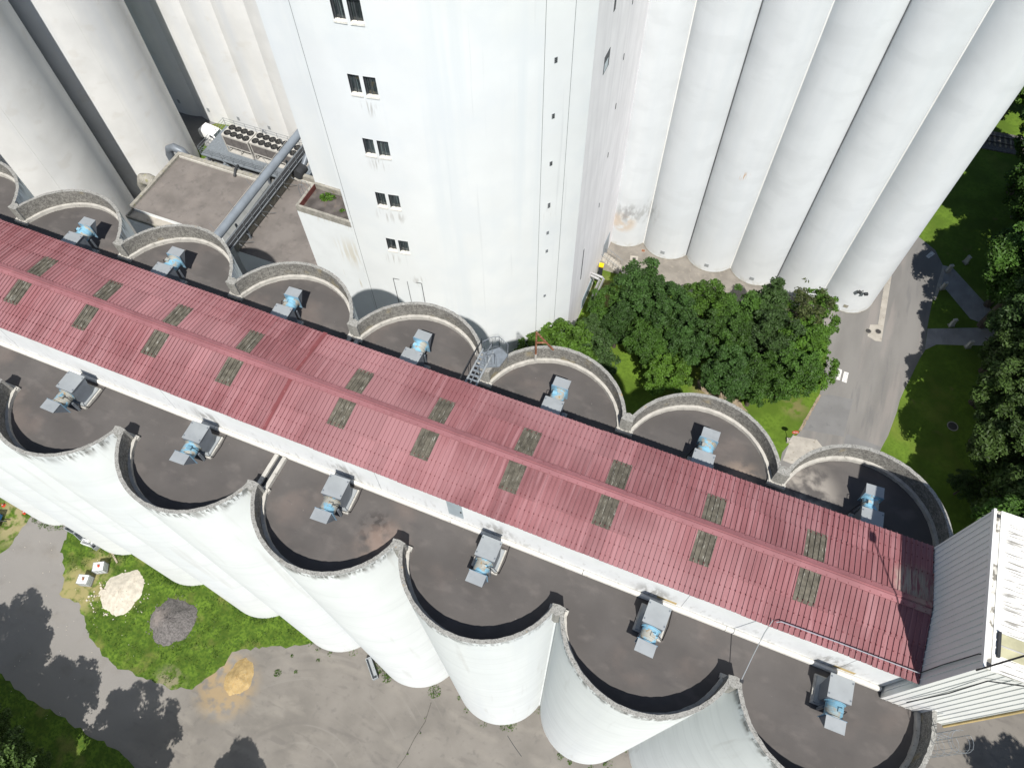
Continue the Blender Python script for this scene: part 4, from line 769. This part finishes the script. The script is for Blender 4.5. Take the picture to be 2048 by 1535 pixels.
# ------------------------------------------------------------------ white van
def van(loc, rz):
    t = thing('van', 'white panel van parked between large silo and cooling deck', 'van', loc, rz)
    prof = [(-1.62, .28), (-1.66, .75), (-1.6, 1.4), (-1.5, 1.45), (.45, 1.45), (.62, 1.4), (1.12, .95), (1.62, .85), (1.72, .7), (1.72, .3)]
    mb = MB(); k = len(prof)
    for (y, e) in ((-.72, 0), (-.64, 1), (.64, 1), (.72, 0)): mb.v += [(x, y, z - (.0 if e else .0) if z < 1.2 else z - (0 if e else .14)) for x, z in prof]
    for q in range(3):
        for j in range(k - 1): mb.face((q * k + j, q * k + j + 1, (q + 1) * k + j + 1, (q + 1) * k + j))
    mb.face(tuple(range(k - 1, -1, -1))); mb.face(tuple(range(3 * k, 4 * k))); mb.build('body', van_w, t, True)
    MB().quad((.66, -.6, 1.375), (1.10, -.62, .985), (1.10, .62, .985), (.66, .6, 1.375)).build('windscreen', glass_m, t)
    for s in (-1, 1):
        v = [(.1, s * .735, .95), (.95, s * .735, .95), (.62, s * .725, 1.28), (.1, s * .725, 1.28)]
        MB().quad(*(v if s < 0 else v[::-1])).build('side_window', glass_m, t)
        MB().rbox((.85, s * .82, 1.0), (.1, .16, .16)).build('mirror', black, t)
        MB().box(-1.0, 1.0, s * .725 - .01, s * .725 + .01, .42, .5).build('side_trim', black, t)
        for x in (-1.05, 1.1):
            wl = MB().tube((x, s * .58, .26), (x, s * .745, .26), .26, 16).build('wheel', black, t); MB().tube((x, s * .74, .26), (x, s * .752, .26), .15, 12).build('rim', galv, wl)
        MB().box(1.60, 1.735, s * .5 - .12, s * .5 + .12, .62, .76).build('headlight', galv, t)
    return t
van((-60.1, 51.0, .012), -.12)

# ------------------------------------------------------------------ things beside the tower and on the lawns
t = thing('wheeled_bin', 'dark tall bin with a bright yellow lid by the tower side wall', 'bin', (-10.12, 48.0, .01), .1)
MB().prism([(-.2, -.2), (.2, -.2), (.2, .2), (-.2, .2)], 0, 1.9).build('body', M('bin_charcoal', (.03, .033, .04), rough=.5, var=.1), t); MB().box(-.24, .24, -.24, .24, 1.9, 2.05).build('lid', yellow, t)
t = thing('steps', 'pale concrete steps with metal handrail up to the tower side door', 'steps', (-10.4, 49.2, 0), .0)
for i in range(7): MB().box(.1 + i * .27, .37 + i * .27, -.1, 1.1, 0, 1.3 - i * .18).build('step', pave, t)
MB().box(-.3, .1, -.1, 1.1, 0, 1.35).build('landing', pave, t)
for y in (-.05, 1.05):
    MB().path([(-.2, y, 2.2), (.15, y, 2.2), (2.0, y, 1.0)], .025, 5).build('handrail', steel, t)
    for q in (0., .65, 1.3, 1.95): MB().tube((q, y, 1.2 - q * .6), (q, y, 2.2 - q * .62), .018, 4).build('post', steel, t)
t = thing('lagged_pipes', 'pair of bright lagged pipes bending out of the tower side wall', 'pipes', (-10.45, 44.3, 0))
for i in range(2):
    o_ = i * .32; MB().path([(0, .9 + o_, 3.4), (.85 + o_, .75 + o_, 3.4), (1.0 + o_, .7 + o_, 3.3), (.75 + o_, .1, 1.9), (.72 + o_, -.1, 1.5), (.7 + o_, -.12, 0)], .13, 10).build('pipe', stainless, t, True)
MB().box(.45, 1.3, -.4, .05, 0, .08).build('pad', pave, t)
t = thing('no_entry_sign', 'small round red no entry sign on a post at the lawn corner', 'sign', (12.1, 36.2, 0), .25)
MB().tube((0, 0, 0), (0, 0, 2.2), .03, 6).build('post', galv, t)
MB().tube((0, -.03, 2.0), (0, -.05, 2.0), .3, 20).build('disc', redp, t); MB().box(-.2, .2, -.062, -.055, 1.95, 2.05).build('white_bar', paint, t)
MB().rbox((.0, .05, .15), (.4, .4, .3)).build('block', pave, t)
for i, (x, y, rz) in enumerate([(23.72, 62.3, .5), (25.34, 64.2, -.8), (23.41, 59.7, .6), (24.7, 55.2, .5), (26.44, 53.1, .5)]):
    t = thing('stone_marker', ['pale concrete marker post at the top of the upper path', 'pale concrete marker post standing alone on the shaded lawn', 'pale concrete marker post at the lower edge of the upper path', 'pale concrete marker post inside the triangular lawn', 'pale concrete marker post beside the lower path'][i], 'marker', (x, y, 0), rz, 'markers along the paths')
    MB().prism([(-.3, -.2), (.3, -.2), (.3, .2), (-.3, .2)], 0, .1).build('foot', conc_plain, t)
    mb = MB(); a = [(-.24, -.14), (.24, -.14), (.24, .14), (-.24, .14)]; b = [(-.18, -.1), (.18, -.1), (.18, .1), (-.18, .1)]; mb.v = [(x_, y_, .1) for x_, y_ in a] + [(x_, y_, .95) for x_, y_ in b]
    for j in range(4): mb.face((j, (j + 1) % 4, 4 + (j + 1) % 4, 4 + j))
    mb.face((4, 5, 6, 7)); mb.build('post', conc_light, t)
    MB().rbox((0, 0, .98), (.42, .26, .07)).build('cap', conc_light, t)
t = thing('railway_track', 'dark railway track crossing behind the far silos at upper right', 'track', (0, 0, 0))
MB().prism([(14, 82), (60, 86.2), (60, 89.6), (14, 85.4)], 0, .12).build('ballast', gravel, t)
for o_ in (0, 1.1): MB().tube((14, 83.2 + o_, .3), (60, 87.4 + o_, .3), .06, 4).build('rail', rail_m, t)
for i in range(60): MB().rbox((15 + i * .6, 83.85 + i * .6 * .091, .18), (.18, 1.9, .12), .09).build('sleeper', wood, t)
# front yard things
for i, (x, y, rz) in enumerate([(-39.5, 1.5, .3), (-39.0, 2.85, .5)]):
    t = thing('liquid_tank', ['white caged plastic tank nearer the lane on the dry grass', 'white caged plastic tank nearer the silos on the dry grass'][i], 'tank', (x, y, .02), rz, 'plastic tanks on the grass')
    MB().box(-.45, .45, -.38, .38, 0, .1).build('pallet', wood, t); MB().box(-.42, .42, -.35, .35, .1, .9).build('bottle', tank, t)
    MB().tube((.05, 0, .9), (.05, 0, .96), .1, 12).build('cap', redp if i else rust, t)
    MB().box(-.1, .12, .08, .2, .9, .905).build('label_plate', rust, t)
    mb = MB()
    for z in (.15, .4, .65, .9):
        for (a, b) in (((-.45, -.38), (.45, -.38)), ((.45, -.38), (.45, .38)), ((.45, .38), (-.45, .38)), ((-.45, .38), (-.45, -.38))): mb.tube((*a, z), (*b, z), .014, 4)
    for q in (-.45, -.15, .15, .45):
        for s in (-.38, .38): mb.tube((q, s, .1), (q, s, .92), .012, 4)
    for s in (-.18, .18): mb.tube((-.45, s, .93), (.45, s, .93), .014, 4)
    mb.build('cage', galv, t)
tag(MB().rbox((0, 0, 0), (1.25, .14, .05)).build('plank', wood, None, False, (-38.8, 4.05, .08), -.5), 'grey timber plank on the grass near the silo foot', 'plank')
for i, (x, y, L, rz, m_, lab) in enumerate([(-43.6, 4.6, 1.1, -.06, galv, 'grey trough against the silo foot nearest the lane'), (-42.6, 4.45, 1.1, -.25, galv, 'grey trough against the silo foot, second from the lane'), (-41.5, 4.2, 1.0, .1, tank, 'white plastic crate at the silo foot'), (-40.75, 4.2, .5, -.3, galv, 'small wire basket at the silo foot'), (-14.2, 4.35, 1.7, -.75, galv, 'grey sheet metal box against the near silos by the yard weeds')]):
    t = thing('trough', lab, 'box', (x, y, .02), rz, 'boxes at the silo foot'); MB().box(-L / 2, L / 2, -.22, .22, 0, .08).build('bottom', m_, t)
    for (a, b, c, d) in ((-L / 2, L / 2, -.22, -.18), (-L / 2, L / 2, .18, .22), (-L / 2, -L / 2 + .04, -.18, .18), (L / 2 - .04, L / 2, -.18, .18)): MB().box(a, b, c, d, .08, .5).build('side', m_, t)
for i, (x, y) in enumerate([(-50.9, 4.2), (-48.7, 4.35)]):
    t = thing('traffic_cone', ['orange and white cone at the left picture edge', 'orange and white cone on the verge beside the lane'][i], 'cone', (x, y, .012), 0, 'cones on the verge'); t.scale = (.75, .75, .75)
    MB().box(-.2, .2, -.2, .2, 0, .04).build('base', redp, t); MB().tube((0, 0, .04), (0, 0, .3), .15, 12, .1).build('body', redp, t); MB().tube((0, 0, .3), (0, 0, .42), .1, 12, .075).build('white_band', paint, t); MB().tube((0, 0, .42), (0, 0, .58), .075, 12, .03).build('tip', redp, t)
t = thing('machine', 'blue machine partly cut off by the left picture edge', 'machine', (-50.7, 2.6, .012), .35)
MB().box(-.9, .9, -.55, .55, .35, 1.0).build('chassis', blue_v, t); MB().box(-.9, 0, -.5, .5, 1.0, 1.5).build('hopper', blue_v, t); MB().box(.25, .8, -.3, .3, 1.0, 1.25).build('engine_cover', blue_v, t)
for x in (-.5, .5):
    for y in (-.58, .58): MB().tube((x, y - .08, .28), (x, y + .08, .28), .28, 14).build('wheel', black, t)
MB().tube((.9, 0, .5), (1.5, 0, .45), .05, 6).build('drawbar', dark, t)

# ------------------------------------------------------------------ trees
def rnd_dir():
    while True:
        v = Vector((random.uniform(-1, 1), random.uniform(-1, 1), random.uniform(-1, 1)))
        if .05 < v.length < 1: return v.normalized()
def crown_mesh(name, rx, rz, cz, nclump, nleaf, lsize, seed, cr=(.5, .95), shape=0, hole=.0):
    random.seed(seed); V = []; F = []
    for c in range(nclump):
        d = rnd_dir(); d.z = d.z * .9 + .15; q = random.random() ** .38
        if shape == 1: zz = d.z; w_ = max(.25, .9 - .55 * (zz + .3)); P = Vector((d.x * rx * q * w_, d.y * rx * q * w_, cz + d.z * rz * q))
        else: P = Vector((d.x * rx * q, d.y * rx * q, cz + d.z * rz * q))
        if random.random() < hole: continue
        R_ = random.uniform(*cr) * (1.15 - .45 * q); out = (P - Vector((0, 0, cz - rz * .3))).normalized()
        for l in range(int(nleaf * (R_ / cr[1]) ** 2) + 4):
            e = rnd_dir(); e = (e + out * .75 + Vector((0, 0, .25))).normalized()
            C = P + Vector((e.x, e.y, e.z * .75)) * R_ * (random.random() ** .35)
            nrm = (e * .6 + Vector((0, 0, .55)) + rnd_dir() * .8).normalized(); a = nrm.orthogonal().normalized(); th = random.random() * 6.28
            u = (a * cos(th) + nrm.cross(a) * sin(th)); v = nrm.cross(u); s = lsize * random.uniform(.65, 1.3); k = len(V)
            V += [tuple(C - u * s), tuple(C - v * s * .5 + nrm * s * .12), tuple(C + u * s), tuple(C + v * s * .5 + nrm * s * .12)]; F.append((k, k + 1, k + 2, k + 3))
    me = bpy.data.meshes.new(name); me.from_pydata(V, [], F); me.materials.append(leaf_mid); me.update(); return me
def trunk_mesh(h, r, spread, seed):
    random.seed(seed); mb = MB(); mb.path([(0, 0, -.1), (random.uniform(-.1, .1), 0, h * .3), (random.uniform(-.2, .2), random.uniform(-.2, .2), h * .65), (0, 0, h)], [r * 1.25, r, r * .7, r * .25], 9)
    for i in range(8):
        a = i * 2.4; z0 = h * random.uniform(.3, .7); L = spread * random.uniform(.55, .85)
        mb.path([(0, 0, z0), (L * .5 * cos(a), L * .5 * sin(a), z0 + L * .35), (L * cos(a), L * sin(a), z0 + L * .6)], [r * .45, r * .28, r * .08], 6)
    return mb.mesh('trunk', bark, True)
TV = {  # name: (crown mesh, trunk mesh)
 'a': (crown_mesh('crown', 2.6, 2.9, 4.7, 105, 330, .125, 11), trunk_mesh(5.5, .2, 2.2, 1)),
 'b': (crown_mesh('crown', 2.5, 3.1, 4.9, 105, 320, .125, 12, (.45, .9)), trunk_mesh(6, .2, 2.2, 2)),
 'c': (crown_mesh('crown', 2.3, 3.6, 4.8, 105, 290, .125, 13, (.4, .85), 1), trunk_mesh(7, .18, 1.6, 3)),
 's': (crown_mesh('crown', 2.2, 2.4, 5.2, 62, 85, .125, 14, (.4, .8), 0, .25), trunk_mesh(6.5, .16, 2.2, 4)),
 'f': (crown_mesh('crown', 4.2, 5.4, 9.5, 180, 330, .20, 15, (.8, 1.5)), trunk_mesh(11, .35, 3.6, 5)),
 'g': (crown_mesh('crown', 3.9, 6.0, 9.6, 170, 330, .20, 16, (.7, 1.4), 1), trunk_mesh(12, .35, 3.2, 6)),
 'w': (crown_mesh('crown', 2.2, 2.2, 3.3, 110, 230, .105, 17, (.35, .7)), trunk_mesh(4, .12, 1.6, 7)),
}
random.seed(21)
def tree(var, x, y, s, rz, mat, name, label, cat, group, sz=None, z=0):
    t = thing(name, label, cat, (x, y, z), rz, group)
    for nm, me in zip(('crown', 'trunk'), TV[var]):
        o = new_obj(nm, me, t)
        if nm == 'crown': o.material_slots[0].link = 'OBJECT'; o.material_slots[0].material = mat
    t.scale = (s, s, sz or s); return t
CT = [('a', -4.9, 43.6, 1.05, leaf_dark, 'dark green tree at the back left corner of the central clump near the steps'), ('c', -6.0, 40.2, .85, leaf_dark, 'narrow dark tree on the left flank of the central clump beside the lit lawn'),
 ('b', -1.9, 41.9, 1.0, leaf_dark, 'rounded dark tree in the left half of the central clump'), ('a', .9, 44.3, .95, leaf_bright, 'light yellow-green tree at the back middle of the central clump'),
 ('w', -.4, 36.9, 1.05, leaf_lime, 'small bright tree at the front of the central clump above the silo shadow'), ('b', 3.3, 41.0, 1.0, leaf_mid, 'mid green tree in the centre of the central clump'),
 ('a', 4.2, 45.3, .95, leaf_mid, 'mid green tree at the back of the central clump before the third far silo'), ('b', 4.8, 38.3, .95, leaf_dark, 'bluish dark tree at the front of the central clump by the bare earth'),
 ('c', 6.5, 46.4, 1.12, leaf_olive, 'tall pointed olive tree at the back of the central clump'), ('a', 7.6, 42.6, 1.0, leaf_olive, 'olive green tree in the right half of the central clump'),
 ('s', 9.6, 47.2, 1.05, leaf_brown, 'thin brownish tree with gaps at the back right of the central clump'), ('w', 11.0, 47.9, 1.15, leaf_bright, 'bright small tree at the back right corner of the central clump beside the road'),
 ('a', 10.2, 44.2, .95, leaf_bright, 'bright green tree on the right flank of the central clump beside the road'), ('b', 10.0, 40.3, .92, leaf_mid, 'full green tree at the front right corner of the central clump'),
 ('a', 7.7, 38.6, .88, leaf_mid, 'green tree at the front of the central clump between dark and corner trees'), ('w', 11.4, 41.9, 1.1, leaf_bright, 'low bright tree overhanging the road by the crossing stripes'),
 ('b', .8, 39.7, .9, leaf_dark, 'dark tree in the middle of the central clump behind the small bright one'), ('a', -2.7, 39.0, .85, leaf_mid, 'leafy green tree at the front left of the central clump'),
 ('w', -11.3, 34.0, 1.25, leaf_lime, 'fresh green bushy tree against the tower foot'), ('c', -8.2, 38.2, .8, leaf_olive, 'dull olive tree between the tower foot and the central clump'),
 ('w', -7.4, 35.6, 1.15, leaf_olive, 'low olive bush on the lit lawn beside the rear parapet'), ('w', -7.4, 42.0, .95, leaf_mid, 'small green bush behind the olive tree near the lagged pipes'), ('w', -9.6, 34.9, 1.3, leaf_lime, 'feathery green bush right of the tower foot')]
for i, (v, x, y, s, m_, lab) in enumerate(CT): tree(v, x, y, s, random.random() * 6.28, m_, 'tree', lab, 'tree', 'trees between silos and tower', s * random.uniform(.92, 1.08))
# wood along the right edge
WT = []
for j in range(13):
    for k in range(3):
        WT.append((27.6 + max(0, j - 7) * .45 + k * 6.0 + random.uniform(-.7, .7), 24.5 + j * 4.4 + random.uniform(-1.0, 1.0)))
def k_skip(x, y): return (79 < y < 90 and x < 36) or (60.5 < y < 67.5 and x < 33)
for i, (x, y) in enumerate(WT):
    if k_skip(x, y): continue
    tree('f' if random.random() < .6 else 'g', x, y, random.uniform(.75, .92) if x < 32 else random.uniform(.8, 1.0), random.random() * 6.28, random.choice([leaf_forest, leaf_forest, leaf_olive, leaf_mid]), 'tree',
         ('tree at the edge of the wood along the right side, %s counted upward' if x < 32 else 'tree deeper in the wood along the right side, %s counted upward') % ORD[(i // 3) % 20] + ('' if x < 32 or x > 38 else ', second rank') + (', third rank' if x > 38 else ''), 'tree', 'wood along the right side')
ET = [(26.0, 28.0, 'w', .8), (26.6, 36.5, 'w', .65), (28.0, 50.5, 'w', .75), (27.6, 46.2, 'w', .6), (31.0, 60.5, 'a', 1.1)]
for i, (x, y, v, s) in enumerate(ET): tree(v, x, y, s, i * 1.9, [leaf_forest, leaf_olive, leaf_forest, leaf_mid][i % 4], 'tree', 'low tree fringing the shaded lawn on the right, %s counted upward' % ORD[sorted(ET, key=lambda q: q[1]).index(ET[i])], 'tree', 'fringe of low trees on the right')
for i, (x, y, s) in enumerate([(27.5, 89.5, 1.1), (31, 92, 1.3), (35, 90, 1.2), (24, 95, 1.2), (29, 97, 1.3)]):
    tree('w', x, y, s * 1.6, i * 1.3, leaf_lime, 'bush', 'sunlit green bush beyond the railway track, %s from the left' % ORD[i], 'bush', 'bushes beyond the railway')
# trees round the front yard whose shadows fall on it
YT = [('f', -39.8, -9.6, .72), ('g', -45.5, -13.5, .8), ('f', -33.2, -11.8, .7), ('f', -26.2, -12.2, .78), ('g', -17.4, -11.4, .75), ('g', -46.5, -6.0, .55), ('g', -36.5, -15.5, .85), ('g', -29.8, -17, .8), ('f', 37, 6.5, 1.0), ('f', 41, 11, 1.0)]
for i, (v, x, y, s) in enumerate(YT):
    tree(v, x, y, s, i * 1.7, leaf_forest, 'tree', ('tree standing off the yard whose shadow falls at lower left, %s from the left edge' % ORD[[1, 0, 4, 5, 7, 8, 3, 6, 9, 10][i]]) if i < 8 else 'tree off the yard casting shadow below the head house, %s' % ('nearer' if i == 8 else 'farther'), 'tree', 'trees around the yard')
# bushes in the lower left corner
for i, (x, y, s) in enumerate([(-37.5, -10.4, .9), (-35.2, -10.9, .8), (-39.5, -9.6, .8), (-33, -11.2, .7)]):
    tree('w', x, y, s, i * 2.1, leaf_forest, 'bush', 'dark bush in the lower left corner, %s from the corner' % ORD[[1, 2, 0, 3][i]], 'bush', 'bushes at lower left')
# weeds along the silo feet, in cracks and on the annexe roof
def weeds(name, label, spots, mat, ls=.09):
    V = []; F = []
    for (x, y, z, r, n) in spots:
        for i in range(n):
            a = random.random() * 6.28; q = r * sqrt(random.random()); C = Vector((x + q * cos(a), y + q * sin(a), z + random.uniform(.02, .22) * (1.2 - q / r)))
            nrm = (Vector((0, 0, .8)) + rnd_dir()).normalized(); u = nrm.orthogonal().normalized(); v = nrm.cross(u); s = ls * random.uniform(.6, 1.4); k = len(V)
            V += [tuple(C - u * s), tuple(C - v * s * .5), tuple(C + u * s), tuple(C + v * s * .5)]; F.append((k, k + 1, k + 2, k + 3))
    me = bpy.data.meshes.new(name); me.from_pydata(V, [], F); me.materials.append(mat); o = new_obj(name, me); return tag(o, label, 'weeds', None, 'stuff')
sp = []
for i in range(9):
    cx = 9.4 - 7 * i
    for a in range(225, 316, 4):
        if random.random() < (.75 if i >= 5 else .22): sp.append((cx + 3.75 * cos(radians(a)), 7.8 + 3.75 * sin(radians(a)), .01, random.uniform(.15, .4), random.randint(10, 40)))
    sp.append((cx - 3.5, 6.6, .01, .4, 60))
sp += [(x + random.uniform(-.05, .05), y - random.uniform(0, 1.2), .012, .05, 7) for x, y in CR[:3]]
sp += [(-13.8, 4.6, .01, .5, 140), (-12.9, 4.2, .01, .4, 90), (-9.0, 4.7, .01, .5, 150), (-21.0, 1.3, .01, .3, 110), (-19.7, 1.9, .01, .14, 30), (-20.6, 2.8, .01, .12, 25), (-18.5, 3.3, .01, .14, 30)]
weeds('weeds', 'green weeds growing along the silo feet and in yard cracks', sp, leaf_lime, .055)
weeds('roof_plant', 'small green plant growing on the annexe roof', [(-29.1, 32.2, 19.32, .45, 160), (-28.6, 32.3, 19.32, .3, 60), (-27.2, 31.4, 19.32, .2, 15)], leaf_bright, .11)['category'] = 'plant'
sp = [(random.uniform(-44, -20), random.uniform(-3, 5), .012, .3, 14) for _ in range(900)]
def inpoly(x, y, P):
    c = False
    for i in range(len(P)):
        (x1, y1), (x2, y2) = P[i], P[i - 1]
        if (y1 > y) != (y2 > y) and x < (x2 - x1) * (y - y1) / (y2 - y1) + x1: c = not c
    return c
GI = [(-44.2, 5), (-43.1, 2.79), (-41.8, 1.58), (-40.8, 0), (-38.6, -.2), (-36.3, -1.9), (-33.3, -2.9), (-28.5, -2.6), (-26.8, -2), (-26.1, -1), (-25.6, 1), (-23.5, 2.6), (-20.8, 3.7), (-20, 5)]
sp = [q for q in sp if inpoly(q[0], q[1], GI) and math.hypot(q[0] + 36.3, q[1] - 1.9) > 2.0 and math.hypot(q[0] + 31, q[1] - 1.5) > 1.95 and math.hypot(q[0] + 39.8, q[1] - .8) > 1.9]
weeds('grass_tufts', 'tufts of long green grass around the gravel and rubble heaps', sp[::2], leafmat('grass_blades', (.07, .125, .016), .25, .3, .3), .055)['category'] = 'grass'

# ------------------------------------------------------------------ plan units to metres
MS = Matrix.Scale(S, 4)
bpy.context.view_layer.update()
for o in [o for o in sc.objects if o.parent is None and o.type in ('MESH', 'EMPTY')]:
    o.location = o.location * S; o.scale = o.scale * S
cam.matrix_world = Matrix.Translation(Vector((0, 0, 60 * S))) @ cam.matrix_world.to_3x3().to_4x4()
